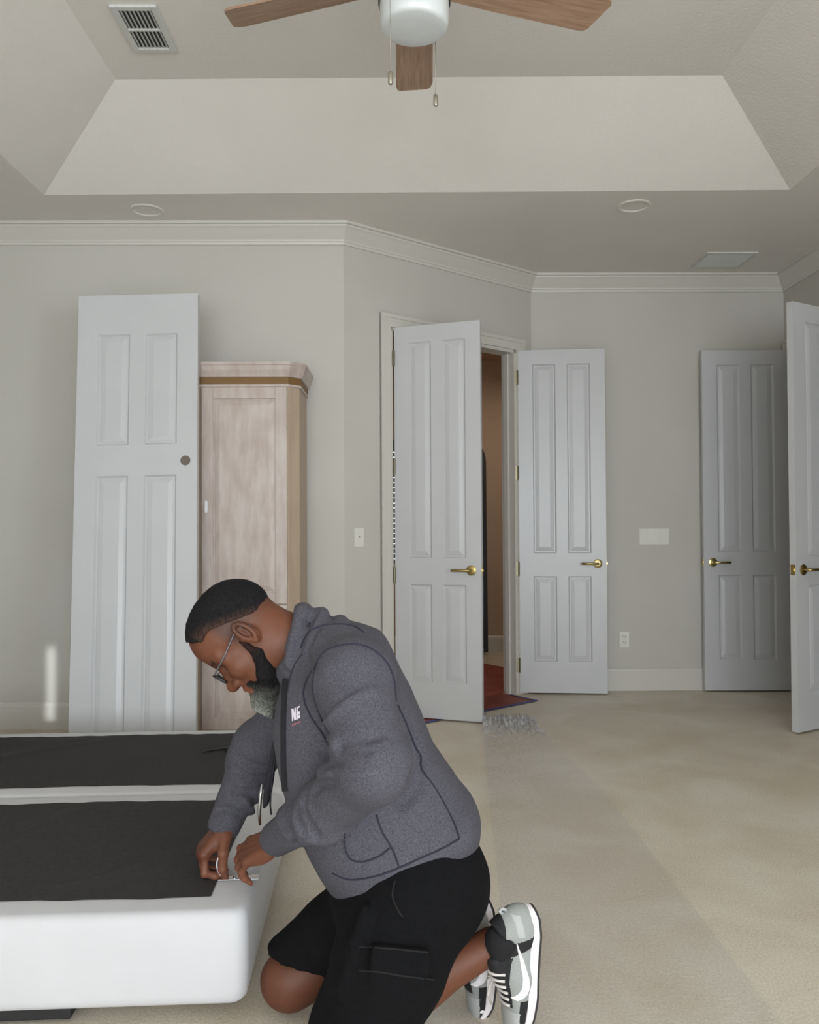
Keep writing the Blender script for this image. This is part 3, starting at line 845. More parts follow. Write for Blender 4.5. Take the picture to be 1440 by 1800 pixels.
Yc = 1.975         # the person's middle plane
SKIN = None
def skin_mat():
    m = bpy.data.materials.new('brown_skin'); m.use_nodes = True; nt = m.node_tree; b = nt.nodes['Principled BSDF']
    at_ = nt.nodes.new('ShaderNodeVertexColor'); at_.layer_name = 'Col'
    n = nt.nodes.new('ShaderNodeTexNoise'); n.inputs['Scale'].default_value = 60; tc = nt.nodes.new('ShaderNodeTexCoord'); nt.links.new(tc.outputs['Object'], n.inputs[0])
    r = nt.nodes.new('ShaderNodeValToRGB'); r.color_ramp.elements[0].color = (.8, .8, .8, 1); r.color_ramp.elements[1].color = (1.12, 1.1, 1.1, 1)
    nt.links.new(n.outputs[0], r.inputs[0])
    mx = nt.nodes.new('ShaderNodeMix'); mx.data_type = 'RGBA'; mx.blend_type = 'MULTIPLY'; mx.inputs[0].default_value = .6
    nt.links.new(at_.outputs[0], mx.inputs[6]); nt.links.new(r.outputs[0], mx.inputs[7]); nt.links.new(mx.outputs[2], b.inputs['Base Color'])
    b.inputs['Roughness'].default_value = .52; b.inputs['Specular IOR Level'].default_value = .38; b.inputs['Subsurface Weight'].default_value = .08; b.inputs['Subsurface Radius'].default_value = (.012, .005, .003)
    b.inputs['Subsurface Scale'].default_value = .3
    return m


SKIN = skin_mat()
SK = np.array(srgb(104, 62, 43)[:3]); SKD = np.array(srgb(72, 43, 33)[:3]); SKL = np.array(srgb(124, 80, 62)[:3])

# ---- joints (pixel, depth) -> metres
NS = at(620, 1200, 1.785); NE = at(658, 1348, 1.665); NM = at(573, 1421, 1.78); NW = at(484, 1476, 2.00)       # near arm
FS = at(585, 1195, 2.13); FE = at(455, 1312, 2.25); FW = at(396, 1448, 2.20)                                    # far arm
NH = at(738, 1545, 1.92); NK = at(628, 1798, 1.835); NA = at(866, 1662, 1.90)                                  # near leg
FH = at(728, 1530, 2.02); FK = at(514, 1722, 2.02); FA = at(800, 1652, 2.03)                                    # far leg
HC = at(430, 1114, Yc-.005)                                                                                    # head centre
hp = math.radians(61)
HF = np.array([-math.cos(hp), 0, -math.sin(hp)]); HU = np.array([-math.sin(hp), 0, math.cos(hp)])
# a slight turn of the face towards the viewer
ty = math.radians(6); HL = np.cross(HU, HF)
HF = HF*math.cos(ty)+HL*math.sin(ty); HL = np.cross(HU, HF)
HS = 1.045
def hw(p):                                        # head-local (forward, left, up) -> world
    p = np.atleast_2d(p); return HC+HS*(p[:, :1]*HF+p[:, 1:2]*HL+p[:, 2:3]*HU)

TORSO = [(at(568, 1148, Yc), .072, .12), (at(600, 1178, Yc), .118, .175), (at(617, 1262, Yc), .150, .18), (at(645, 1365, Yc), .168, .172), (at(690, 1455, Yc), .182, .172), (at(712, 1525, Yc), .178, .175)]

# ---- head
def build_head():
    f = Field((-.125, -.105, -.20), (.15, .105, .15), .0026)
    E = ell
    f.put(E((-.012, 0, .037), (.098, .076, .083)), 0)                        # cranium
    f.put(E((.035, 0, .050), (.062, .066, .062)), .03)                       # forehead
    f.put(E((.040, 0, -.035), (.058, .056, .070)), .03)                      # face mass
    f.put(E((.045, 0, -.085), (.046, .044, .036)), .03)                      # jaw / chin
    f.put(E((.0, .0, -.06), (.055, .060, .05)), .03)                         # jaw back
    for s in (1, -1):
        f.put(cone((.083, s*.012, .022), (.066, s*.052, .014), .010, .009), .02)   # brow
        f.put(E((.062, s*.042, -.028), (.026, .022, .024)), .02)             # cheek
        f.put(E((.092, s*.031, -.002), (.019, .018, .013)), .012, '-')       # eye socket
        f.put(E((.0705, s*.031, -.003), (.0145, .015, .0135)), .004)         # closed, downcast lid over the eye
        f.put(cone((.0825, s*.020, -.009), (.080, s*.043, -.008), .0028, .0026), .004)   # lash line
        # ear: disc, hollow and rim
        R_ = np.array([nrm((.90, s*.35, .1)), nrm((-.35*s*s, s*.95, 0)), (0, 0, 1.0)]); R_[1] = nrm(np.cross((0, 0, 1), R_[0]))*1.0; R_[0] = nrm(np.cross(R_[1], (0, 0, 1)))
        ec = np.array((-.010, s*.079, -.008))
        f.put(E(ec, (.019, .0085, .032), R_), .006)
        rim = [ec+np.array((.013*math.cos(a)*.95-.002, s*(.009+.004*max(0, -math.cos(a))), .027*math.sin(a)+.002)) for a in np.linspace(-.6, 4.6, 12)]
        f.put(E(ec+np.array((.004, s*.010, .001)), (.009, .0065, .016)), .003, '-')
        for a, b in zip(rim[:-1], rim[1:]): f.put(cone(a, b, .0045, .0045), .003)
        f.put(E(ec+np.array((.001, s*.007, -.026)), (.007, .005, .009)), .004)   # lobe
        f.put(E(ec+np.array((.015, s*.003, -.002)), (.005, .005, .008)), .004)   # tragus
    f.put(cone((.088, 0, .004), (.113, 0, -.034), .0095, .013), .014)        # nose bridge to tip
    f.put(E((.113, 0, -.037), (.014, .014, .0125)), .008)
    for s in (1, -1):
        f.put(E((.100, s*.0165, -.041), (.0135, .0105, .0105)), .007)         # wings
        f.put(E((.110, s*.009, -.0495), (.006, .0042, .004)), .003, '-')      # nostril
    f.put(E((.090, 0, -.068), (.018, .030, .016)), .014)                      # mouth mound
    f.put(cone((.1045, -.016, -.0655), (.1045, .016, -.0655), .0062, .0062), .005)   # upper lip
    f.put(cone((.1025, -.014, -.0795), (.1025, .014, -.0795), .0078, .0078), .005)   # lower lip
    f.put(cone((.112, -.020, -.0722), (.112, .020, -.0722), .0028, .0028), .003, '-')
    f.put(E((.082, 0, -.103), (.022, .026, .016)), .014)                      # chin
    f.put(cone((-.030, 0, -.05), (-.042, 0, -.20), .062, .066), .035)         # neck
    V, F = f.mesh()
    # colouring
    col = np.tile(SK, (len(V), 1))
    x, y, z = V.T
    lip = np.exp(-((x-.106)/.012)**2-(y/.020)**2-((z+.073)/.013)**2); col = col*(1-.75*lip[:, None])+np.array(srgb(128, 76, 66)[:3])*.75*lip[:, None]
    brow = np.exp(-((z-.024-.10*np.maximum(0, .03-np.abs(y))*0)/.0055)**2)*(np.abs(y) > .010)*(np.abs(y) < .052)*(x > .06); col = col*(1-.8*brow[:, None])+np.array(srgb(28, 20, 18)[:3])*.8*brow[:, None]
    lash = np.exp(-((z+.0095)/.0022)**2)*(np.abs(np.abs(y)-.031) < .016)*(x > .072)*(x < .088); col = col*(1-.85*lash[:, None])+.008*.85*lash[:, None]
    orb = np.exp(-((z)/.014)**2-((np.abs(y)-.031)/.016)**2)*(x > .05); col = col*(1-.25*orb[:, None])
    fore = np.exp(-((z-.07)/.04)**2)*(x > .05); col = col*(1-.0*fore[:, None])
    # shaved-side stubble where the haircut fades out
    fade = np.clip((z-(-.03))/.055, 0, 1)*np.clip((.034-x)/.02, 0, 1); col = col*(1-.62*fade[:, None])+np.array(srgb(38, 28, 25)[:3])*.62*fade[:, None]
    return hw(V), F, col


# ---- hand (wrist position, finger direction, back-of-hand normal); side +1 = thumb towards +lat
def build_hand(Wp, df, nb, thumb_side, curl, spread, thumb, arm, h=.0021):
    df = nrm(df); nb = nrm(nb-df*(nb@df)); lat = np.cross(nb, df)*1.0; lat = lat*thumb_side
    hs = 1.08
    def L(a, b, c): return Wp+(df*a+lat*b+nb*c)*hs              # along, towards thumb, up from the back
    pts = [Wp]
    R_ = np.array([df, lat, nb])
    prims = []
    prims.append((ecap(L(-.045, 0, 0), L(.005, 0, 0), .024, .021, .031, .029, lat), .02))
    prims.append((rbox(L(.048, 0, .0), (.047, .040, .0155), R_, .0150), .02))
    prims.append((ell(L(.028, .026, -.012), (.034, .019, .017), R_), .014))      # thumb mound
    prims.append((ell(L(.036, -.026, -.009), (.036, .016, .015), R_), .012))     # heel of the hand
    fl_ = [(.028, .092, (.043, .026, .022), .0098), (.0085, .097, (.047, .030, .024), .0100), (-.0115, .093, (.043, .028, .023), .0095), (-.030, .084, (.034, .021, .021), .0084)]
    for i, (bl_, al, ln, r0) in enumerate([(a, b, tuple(q*hs for q in c), d*1.06) for a, b, c, d in fl_]):
        p = L(al-.012, bl_, .002); prims.append((cone(L(.03, bl_*.75, .003), p, .009, r0+.0012), .010)); ang = 0; k_ = .007
        prims.append((ell(p+nb*.004, (.0115, .0100, .0085), R_), .006))
        sp = spread[i]; dirf = nrm(df*math.cos(sp)+lat*math.sin(sp))
        for j in range(3):
            ang += curl[i][j]; dv = dirf*math.cos(ang)-nb*math.sin(ang); q = p+dv*ln[j]
            ra = r0*(1-.07*j); rb = r0*(1-.07*(j+1))-(.0012 if j == 2 else 0)
            prims.append((cone(p, q, ra, rb), .0035 if j else .006))
            if j < 2: prims.append((ell(q-nb*0, (ra*1.06,)*3), .003))
            p = q
    for (a, b, ra, rb) in [(thumb[0], thumb[1], .0165, .0130), (thumb[1], thumb[2], .0125, .0112), (thumb[2], thumb[3], .0118, .0088)]:
        prims.append((cone(L(*a), L(*b), ra, rb), .006))
    prims.append((cone(L(-.03, 0, 0), arm, .029, .036), .02))
    lo = np.min([q[0][0] for q in prims], 0)-.008; hi = np.max([q[0][1] for q in prims], 0)+.008
    lo2 = np.maximum(lo, Wp-.17); hi2 = np.minimum(hi, Wp+.17)
    f = Field(lo2, hi2, h)
    f.put(prims[0][0], 0)
    for pr, k in prims[1:]: f.put(pr, k)
    V, F = f.mesh()
    q = V-Wp; a_, b_, c_ = q @ df, q @ lat, q @ nb
    col = np.tile(SK*1.0, (len(V), 1)); tipk = np.clip((a_-.06)/.06, 0, 1)
    kn = sum(np.exp(-(((a_-al+.012)/.010)**2+((b_-bl_)/.009)**2+((c_-.012)/.010)**2)) for bl_, al, ln, r0 in fl_)
    col = col*(1-.30*np.clip(kn, 0, 1)[:, None])
    pal = np.clip((-c_-.004)/.012, 0, 1)*np.clip(a_/.02, 0, 1); col = col*(1-.45*pal[:, None])+SKL*1.25*.45*pal[:, None]
    return V, F, col


def curlset(a, b, c): return [(a, b, c)]*4
# near (left) hand: pinky side towards the viewer, fingers curled down onto the bracket
ndf = nrm(at(394, 1518, 2.06)-NW)
near_hand = build_hand(NW, ndf, np.array((-.10, -.48, .86)), -1, [(.22, .50, .40), (.36, .62, .45), (.44, .68, .48), (.48, .66, .5)], (.10, .02, -.06, -.14),
                       [(.022, .030, -.012), (.048, .056, -.024), (.083, .056, -.040), (.108, .045, -.055)], NM)
# far (right) hand: thumb side towards the viewer
fdf = nrm(at(352, 1505, 2.17)-FW)
far_hand = build_hand(FW, fdf, np.array((-.62, .0, .78)), -1, [(.85, 1.2, .6), (.95, 1.25, .6), (1.0, 1.25, .7), (1.0, 1.2, .7)], (.06, .0, -.05, -.10),
                      [(.020, .030, -.014), (.046, .052, -.030), (.068, .050, -.062), (.074, .036, -.090)], FE*.6+FW*.4) if False else None
fnb = nrm(np.array((-.75, -.10, .62)))
far_hand = build_hand(FW, fdf, np.array((-.80, -.25, .55)), 1, [(.75, 1.15, .6), (.85, 1.2, .6), (.9, 1.2, .7), (.9, 1.2, .7)], (.06, .0, -.05, -.10),
                      [(.022, .030, -.012), (.050, .054, -.026), (.078, .050, -.050), (.092, .036, -.074)], FE*.6+FW*.4)

# ---- rest of the body (mostly under the clothes) with bare knees and shins
def build_core():
    f = Field((-.50, 1.57, -.01), (.36, 2.36, 1.02), .0062)
    first = True
    for (a, sa, la), (b, sb, lb) in zip(TORSO[:-1], TORSO[1:]):
        f.put(ecap(a, b, sa-.03, sb-.03, la-.03, lb-.03), .05)
    for a, b, ra, rb in ((NS, NE, .062, .050), (NE, NM, .05, .042), (NM, NW, .042, .030), (FS, FE, .062, .050), (FE, FW, .050, .031)):
        f.put(cone(a, b, ra, rb), .03)
    for H_, K_, A_ in ((NH, NK, NA), (FH, FK, FA)):
        f.put(cone(H_, K_, .080, .055), .05)
        f.put(ell(K_+np.array((-.012, 0, .0)), (.064, .060, .066)), .03)         # knee cap
        mid = K_*.62+A_*.38
        f.put(cone(K_, mid+np.array((.0, 0, .012)), .058, .056), .03); f.put(cone(mid+np.array((0, 0, .010)), A_, .056, .036), .03)
        f.put(ell(mid+np.array((.0, 0, .022)), (.085, .050, .048)), .03)          # calf
        f.put(ell(A_+np.array((.004, -.028, 0)), (.016, .014, .016)), .012)
        f.put(ell(A_+np.array((.004, .028, 0)), (.016, .014, .016)), .012)
        f.put(cone(A_, A_+np.array((.04, 0, -.012)), .036, .034), .02)
    f.put(cone(TORSO[0][0], hw((-.038, 0, -.15))[0], .07, .062), .03)
    f.cut((0, 0, .004), (0, 0, -1), .02)
    V, F = f.mesh(); col = np.tile(SK*.93, (len(V), 1))
    for K_ in (NK, FK):
        kn = np.exp(-(((V-K_-np.array((-.04, 0, .0)))/np.array((.045, .05, .045)))**2).sum(1)); col = col*(1-.35*kn[:, None])
    return V, F, col


parts = [build_core(), build_head(), near_hand, far_hand]
VV = []; FF = []; CC = []; n0 = 0
for V, F, col in parts: VV.append(V); FF.append(F+n0); CC.append(col); n0 += len(V)
VV = np.concatenate(VV); FF = np.concatenate(FF); CC = np.concatenate(CC)


def fastmesh(name, V, F, m, parent=None, col=None, mats=None, midx=None):
    me = bpy.data.meshes.new(name); me.vertices.add(len(V)); me.vertices.foreach_set('co', np.asarray(V, np.float32).ravel())
    k = F.shape[1]; me.loops.add(F.size); me.loops.foreach_set('vertex_index', F.ravel().astype(np.int32))
    me.polygons.add(len(F)); me.polygons.foreach_set('loop_start', np.arange(0, F.size, k, dtype=np.int32)); me.polygons.foreach_set('loop_total', np.full(len(F), k, np.int32))
    for q in (mats or [m]): me.materials.append(q)
    if midx is not None: me.polygons.foreach_set('material_index', np.asarray(midx, np.int32))
    me.polygons.foreach_set('use_smooth', np.ones(len(F), bool)); me.update(calc_edges=True); me.validate()
    if col is not None:
        ca = me.color_attributes.new('Col', 'FLOAT_COLOR', 'POINT'); ca.data.foreach_set('color', np.concatenate([col, np.ones((len(col), 1))], 1).astype(np.float32).ravel())
    o = bpy.data.objects.new(name, me); C.objects.link(o)
    if parent is not None: o.parent = parent
    return o


person = fastmesh('person', VV, FF, SKIN, col=np.clip(CC, 0, 1))
tag(person, 'bearded man in grey hoodie, black shorts and glasses kneeling at the box spring', 'person')

# ---- hair: close-cropped cap

def build_hair():
    f = Field((-.13, -.10, -.06), (.12, .10, .16), .0028)
    f.put(ell((-.012, 0, .037), (.1005, .0785, .0855)), 0); f.put(ell((.033, 0, .052), (.0655, .0705, .0665)), .03)
    f.put(ell((-.002, 0, .070), (.084, .070, .058)), .02)
    # hairline: drop everything in front of / below a curved surface
    P_ = np.stack(np.meshgrid(*[f.lo[i]+f.h*np.arange(f.n[i]) for i in range(3)], indexing='ij'), -1); x, y, z = P_[..., 0], P_[..., 1], P_[..., 2]
    line = np.where(x > .02, .062+.42*(x-.02)+.0*y, .062-.85*np.maximum(0, .02-x))
    line = np.where(x > .052, .0755+1.05*(x-.052), line)
    line = line-.010*np.clip((x-.03)/.02, 0, 1)*np.clip((np.abs(y)-.035)/.02, 0, 1)
    f.d = np.maximum(f.d, ((line-z)*.8).astype(np.float32))
    f.warp(lambda q: .0011*wav(q, 420, 8)+.0009*wav(q, 900, 8, 3))
    V, F = f.mesh(); x, y, z = V.T; line = np.where(x > .02, .062+.42*(x-.02), .062-.85*np.maximum(0, .02-x)); line = np.where(x > .052, .0755+1.05*(x-.052), line)
    g = np.clip((z-line-.004)/.022+.12*wav(V, 500, 8), 0, 1)[:, None]; g = np.maximum(g, (x > .055)[:, None]*.9)
    return hw(V), F, np.array(srgb(58, 42, 36)[:3])*(1-g)+np.array(srgb(23, 22, 24)[:3])*g


# ---- beard: full, black turning grey at the tip
def beard_mat():
    m = bpy.data.materials.new('beard_hair'); m.use_nodes = True; nt = m.node_tree; b = nt.nodes['Principled BSDF']; b.inputs['Roughness'].default_value = .9; b.inputs['Specular IOR Level'].default_value = .2
    at_ = nt.nodes.new('ShaderNodeVertexColor'); at_.layer_name = 'Col'
    tc = nt.nodes.new('ShaderNodeTexCoord'); mp = nt.nodes.new('ShaderNodeMapping'); mp.inputs['Scale'].default_value = (1, 1, .35); nt.links.new(tc.outputs['Object'], mp.inputs[0])
    n = nt.nodes.new('ShaderNodeTexNoise'); n.inputs['Scale'].default_value = 230; n.inputs['Detail'].default_value = 4; nt.links.new(mp.outputs[0], n.inputs[0])
    r = nt.nodes.new('ShaderNodeValToRGB'); r.color_ramp.elements[0].color = (.45, .45, .45, 1); r.color_ramp.elements[1].color = (1.5, 1.5, 1.5, 1); r.color_ramp.elements[0].position = .3; r.color_ramp.elements[1].position = .7
    nt.links.new(n.outputs[0], r.inputs[0])
    mx = nt.nodes.new('ShaderNodeMix'); mx.data_type = 'RGBA'; mx.blend_type = 'MULTIPLY'; mx.inputs[0].default_value = 1
    nt.links.new(at_.outputs[0], mx.inputs[6]); nt.links.new(r.outputs[0], mx.inputs[7]); nt.links.new(mx.outputs[2], b.inputs['Base Color'])
    bp = nt.nodes.new('ShaderNodeBump'); bp.inputs['Strength'].default_value = .9; bp.inputs['Distance'].default_value = .004; nt.links.new(n.outputs[0], bp.inputs['Height']); nt.links.new(bp.outputs[0], b.inputs['Normal'])
    return m
def wl(p): q = (np.atleast_2d(p)-HC)/HS; return np.stack([q @ HF, q @ HL, q @ HU], 1)      # world -> head-local
def build_beard():
    f = Field((-.06, -.085, -.235), (.14, .085, .02), .0026)
    for s in (1, -1):
        f.put(cone((.012, s*.0655, -.010), (.018, s*.062, -.055), .0055, .011), .008)     # sideburn
        f.put(cone((.018, s*.060, -.055), (.050, s*.046, -.092), .013, .020), .012)      # jawline
        f.put(cone((.050, s*.046, -.092), (.078, s*.022, -.106), .020, .021), .015)
        f.put(cone((.100, s*.010, -.0575), (.086, s*.034, -.072), .0052, .0065), .006)    # moustache
        f.put(cone((.086, s*.034, -.072), (.074, s*.034, -.100), .0075, .014), .008)
    f.put(ell((.076, 0, -.115), (.028, .036, .022)), .02)
    tip = wl(at(468, 1262, Yc))[0]; mid = wl(at(472, 1215, Yc))[0]
    f.put(cone((.060, 0, -.115), mid, .034, .036), .025); f.put(cone(mid, tip, .036, .017), .02)
    f.put(cone((.082, .0, -.100), wl(at(456, 1240, Yc))[0], .022, .018), .02)
    f.put(cone((.030, 0, -.11), wl(at(490, 1222, Yc))[0], .030, .022), .02)
    # keep lips clear
    f.put(ell((.112, 0, -.073), (.022, .018, .0105)), .004, '-')
    f.warp(lambda q: .0022*wav(q, 260, 8)+.0016*wav(q, 620, 8, 4))
    V, F = f.mesh(); Wd = hw(V)
    zt = at(468, 1262, Yc)[2]; zb = at(468, 1195, Yc)[2]
    fr = np.clip((V[:, 0]-.055)/.05, 0, 1)
    g = np.clip((zb-Wd[:, 2])/(zb-zt), 0, 1)**1.0*(.35+.65*np.clip((at(488, 1240, Yc)[0]-Wd[:, 0])/.045, 0, 1))
    g = np.clip(g*1.15, 0, 1)
    k0 = np.array(srgb(24, 22, 23)[:3]); k1 = np.array(srgb(142, 146, 138)[:3]); sb = np.clip((V[:, 2]+.06)/.05, 0, 1)[:, None]
    col = k0*(1-g[:, None])+k1*g[:, None]; col = col*(1-.5*sb)+SKD*.5*sb
    return Wd, F, col
V, F, col = build_beard(); BEARD = beard_mat(); fastmesh('beard', V, F, BEARD, person, col=col)
V, F, col = build_hair(); fastmesh('hair', V, F, BEARD, person, col=col)

# ---- glasses
GLM = mat('glasses_metal', srgb(120, 122, 130), .3, .85); GLD = mat('glasses_dark_rim', srgb(36, 34, 38), .3, .3)
gl = empty('glasses'); gl.parent = person
def hp_(*p): return hw(np.array(p))[0]
for s in (1, -1):
    m = MB(); m.tube([hp_(.106, s*.060, .004), hp_(.098, s*.070, .006), hp_(.05, s*.0745, .007), hp_(.0, s*.0815, .012), hp_(-.018, s*.084, .006), hp_(-.030, s*.083, -.012)], [.0022, .0022, .002, .002, .002, .002], 8)
    m.build('temple', GLM, gl, True)
    c = np.array((.111, s*.034, -.006)); ring = []
    for k in range(28):
        a = 2*math.pi*k/28; cx = math.copysign(abs(math.cos(a))**.55, math.cos(a)); sx = math.copysign(abs(math.sin(a))**.55, math.sin(a))
        ring.append(hp_(c[0]-.004*abs(cx)*(1 if cx*s > 0 else 0), c[1]+.026*cx, c[2]+.0165*sx))
    m = MB(); m.tube(ring, .0018, 6, closed=True); rim = m.build('rim', GLD, gl, True)
    m = MB(); nv = len(ring); cc = hp_(*c); m.add([cc]+ring, [(0, 1+k, 1+(k+1) % nv) for k in range(nv)])
    m.build('lens', FILMG if 'FILMG' in globals() else None, gl) if False else None
m = MB(); m.tube([hp_(.111, -.009, .0), hp_(.116, 0, .003), hp_(.111, .009, .0)], .0018, 6); m.build('bridge', GLD, gl, True)
def lens_mat():
    m = bpy.data.materials.new('lens_glass'); m.use_nodes = True; nt = m.node_tree; nt.nodes.clear()
    out = nt.nodes.new('ShaderNodeOutputMaterial'); mix = nt.nodes.new('ShaderNodeMixShader'); tr = nt.nodes.new('ShaderNodeBsdfTransparent'); g = nt.nodes.new('ShaderNodeBsdfGlossy')
    g.inputs['Roughness'].default_value = .05; tr.inputs[0].default_value = (.82, .84, .86, 1); mix.inputs[0].default_value = .12
    nt.links.new(tr.outputs[0], mix.inputs[1]); nt.links.new(g.outputs[0], mix.inputs[2]); nt.links.new(mix.outputs[0], out.inputs[0]); return m
LENS = lens_mat()
for s in (1, -1):
    pl = []
    for k in range(28):
        a = 2*math.pi*k/28; cx = math.copysign(abs(math.cos(a))**.55, math.cos(a)); sx = math.copysign(abs(math.sin(a))**.55, math.sin(a)); pl.append(hp_(.110, s*.034+.0255*cx, -.006+.016*sx))
    m = MB(); m.add([hp_(.1115, s*.034, -.006)]+pl, [(0, 1+k, 1+(k+1) % 28) for k in range(28)]); m.build('lens', LENS, gl, True)

# ---- hoodie
def hoodie_mat():
    m = bpy.data.materials.new('heather_grey_jersey'); m.use_nodes = True; nt = m.node_tree; b = nt.nodes['Principled BSDF']; b.inputs['Roughness'].default_value = .92
    tc = nt.nodes.new('ShaderNodeTexCoord')
    n = nt.nodes.new('ShaderNodeTexNoise'); n.inputs['Scale'].default_value = 330; n.inputs['Detail'].default_value = 3; nt.links.new(tc.outputs['Object'], n.inputs[0])
    r = nt.nodes.new('ShaderNodeValToRGB'); e = r.color_ramp.elements; e[0].position = .32; e[1].position = .68; e[0].color = srgb(58, 57, 65); e[1].color = srgb(86, 85, 94)
    nt.links.new(n.outputs[0], r.inputs[0]); nt.links.new(r.outputs[0], b.inputs['Base Color'])
    bp = nt.nodes.new('ShaderNodeBump'); bp.inputs['Strength'].default_value = .3; bp.inputs['Distance'].default_value = .001; nt.links.new(n.outputs[0], bp.inputs['Height']); nt.links.new(bp.outputs[0], b.inputs['Normal'])
    return m
HOOD = hoodie_mat(); NAVY = mat('navy_stitching', srgb(40, 40, 54), .9)
RIB = HOOD
def fold(f, pts, r, k=.012, op='+'):
    for a, b in zip(pts[:-1], pts[1:]): f.put(cone(a, b, r, r), k, op)
def smooth_line(pts, n=6):
    """Catmull-Rom through pixel points"""
    P_ = [np.array(p, float) for p in pts]; P_ = [2*P_[0]-P_[1]]+P_+[2*P_[-1]-P_[-2]]; out = []
    for i in range(1, len(P_)-2):
        for k in range(n):
            t = k/n; a, b, c, d = P_[i-1:i+3]; out.append(.5*(2*b+(c-a)*t+(2*a-5*b+4*c-d)*t*t+(3*b-a-3*c+d)*t**3))
    return out+[P_[-2]]
def build_hoodie():
    f = Field((-.55, 1.53, .30), (.26, 2.38, 1.07), .0054)
    for (a, sa, la), (b, sb, lb) in zip(TORSO[:-1], TORSO[1:]): f.put(ecap(a, b, sa, sb, la, lb), .05)
    # chest front, towards the viewer and the far side
    f.put(ell(at(545, 1290, Yc-.01), (.075, .15, .17)), .06)
    f.put(ell(at(625, 1440, Yc), (.12, .15, .12)), .06)                      # belly pouch
    f.put(ell(at(800, 1440, Yc), (.055, .15, .06)), .04)                         # gathered cloth above the back hem
    # near arm
    f.put(ell(NS+np.array((.0, .03, .01)), (.095, .085, .085)), .05)
    g = Field(f.lo, f.lo+f.h*(f.n-1), f.h)
    g.put(cone(NS, NE, .083, .072), 0); g.put(cone(NE, NM, .072, .060), .03); cuff0 = NM*.45+NW*.55; g.put(cone(NM, cuff0, .060, .047), .03)
    P_ = np.stack(np.meshgrid(*[f.lo[i]+f.h*np.arange(f.n[i]) for i in range(3)], indexing='ij'), -1)
    kk = (.006+.05*np.clip(1-np.linalg.norm(P_-NS, axis=-1)/.19, 0, 1)).astype(np.float32)      # soft at the shoulder, crisp where the sleeve lies against the body
    hh = np.maximum(kk-np.abs(f.d-g.d), 0)/kk; f.d = np.minimum(f.d, g.d)-hh*hh*kk*.25
    f.put(cone(NM*.35+NW*.65, NW-nrm(NW-NM)*.018, .046, .043), .008)
    # far arm
    f.put(cone(FS, FE, .085, .068), .05); f.put(cone(FE, FW*.7+FE*.3, .066, .050), .03); f.put(cone(FW*.72+FE*.28, FW+(FW-FE)*.02, .0475, .0445), .008)
    # hood lying on the back and collar round the neck
    f.put(ell(at(592, 1127, Yc), (.085, .135, .032), [nrm((.9, 0, -.42)), (0, 1, 0), nrm((.42, 0, .9))]), .03)
    def arc(px, py, dx, dy, wy, n=13):        # roll of cloth running over the nape: centre pixel, drop at the sides, half width
        return [at(px+dx*abs(t)**1.7, py+dy*abs(t)**1.7, Yc+wy*t) for t in np.linspace(-1, 1, n)]
    fold(f, arc(532, 1078, -14, 84, .098), .0245, .006)
    fold(f, arc(562, 1084, -8, 74, .122), .0235, .005)
    fold(f, arc(598, 1097, 4, 56, .140), .0225, .006)
    fold(f, arc(625, 1111, 10, 48, .135), .018, .008)
    for s in (-1, 1):
        fold(f, [at(527, 1160, Yc+s*.095), at(508, 1172, Yc+s*.075), at(497, 1182, Yc+s*.045), at(497, 1200, Yc+s*.02)], .018, .014)   # collar front
    # neck hole
    f.put(cone(hw((-.036, 0, -.05))[0], hw((-.043, 0, -.160))[0], .072, .068), .008, '-')
    # folds at the elbows, along the forearms and across the body
    u = nrm(NE-NS); w_ = nrm(NM-NE); side = nrm(np.cross(u, w_)); inn = nrm(w_-u)
    for k, (t, a, r) in enumerate(((-.030, .9, .009), (.02, .95, .009))):
        c = NE+(u*-.02 if t < 0 else w_*.02)+(u if t < 0 else w_)*t
        pts = []
        for ph in np.linspace(-1.35, 1.35, 7): pts.append(c+(side*math.sin(ph)+inn*math.cos(ph))*(.076-.004*k)*(1)+(u if t < 0 else w_)*(.03*math.cos(ph)))
        fold(f, pts, r*.6, .03)
    def ring(c, ax, r, ph0, ph1, tilt, rr, k=.014, op='+'):
        ax = nrm(ax); e1 = nrm(np.cross(ax, (0, 1, 0))); e2 = np.cross(ax, e1)
        fold(f, [c+(e1*math.cos(p)+e2*math.sin(p))*r+ax*tilt*math.sin(p-ph0) for p in np.linspace(ph0, ph1, 9)], rr, k, op)
    for j, t in enumerate((.9,)): ring(NE*(1-t)+NM*t, NM-NE, .062-.008*t, .3+j, 2.2+j, .05, .0045, .03)
    for j, t in enumerate((.15, .35, .5)): ring(NM*(1-t)+NW*t, NW-NM, .056-.018*t, j*1.3, 2.4+j*1.3, .03, .0045, .016)
    for j, t in enumerate((.08, .22, .36, .5, .63)): ring(FE*(1-t)+FW*t, FW-FE, .064-.014*t, 2.2+.5*j, 5.6+.5*j, .03, .0055, .014)
    for j, t in enumerate((.35, .6)): ring(NS*(1-t)+NE*t, NE-NS, .080-.006*t, 1.0+2*j, 3.2+2*j, .02, .0045, .016)
    # wrist holes
    un = nrm(NW-NM); uf = nrm(FW-FE); f.put(cone(NW+un*.012, NW+un*.12, .034, .05), .003, '-'); f.put(cone(FW+uf*.026, FW+uf*.12, .035, .05), .003, '-')
    f.warp(lambda q: .0030*wav(q*np.array((1, 1, .8)), 38, 8)+.0012*wav(q, 110, 8, 5))
    # creases pressed into the cloth where the photograph shows them
    V0, F0 = f.mesh(); bv = BVHTree.FromPolygons([tuple(v) for v in V0], [tuple(int(i) for i in q) for q in F0])
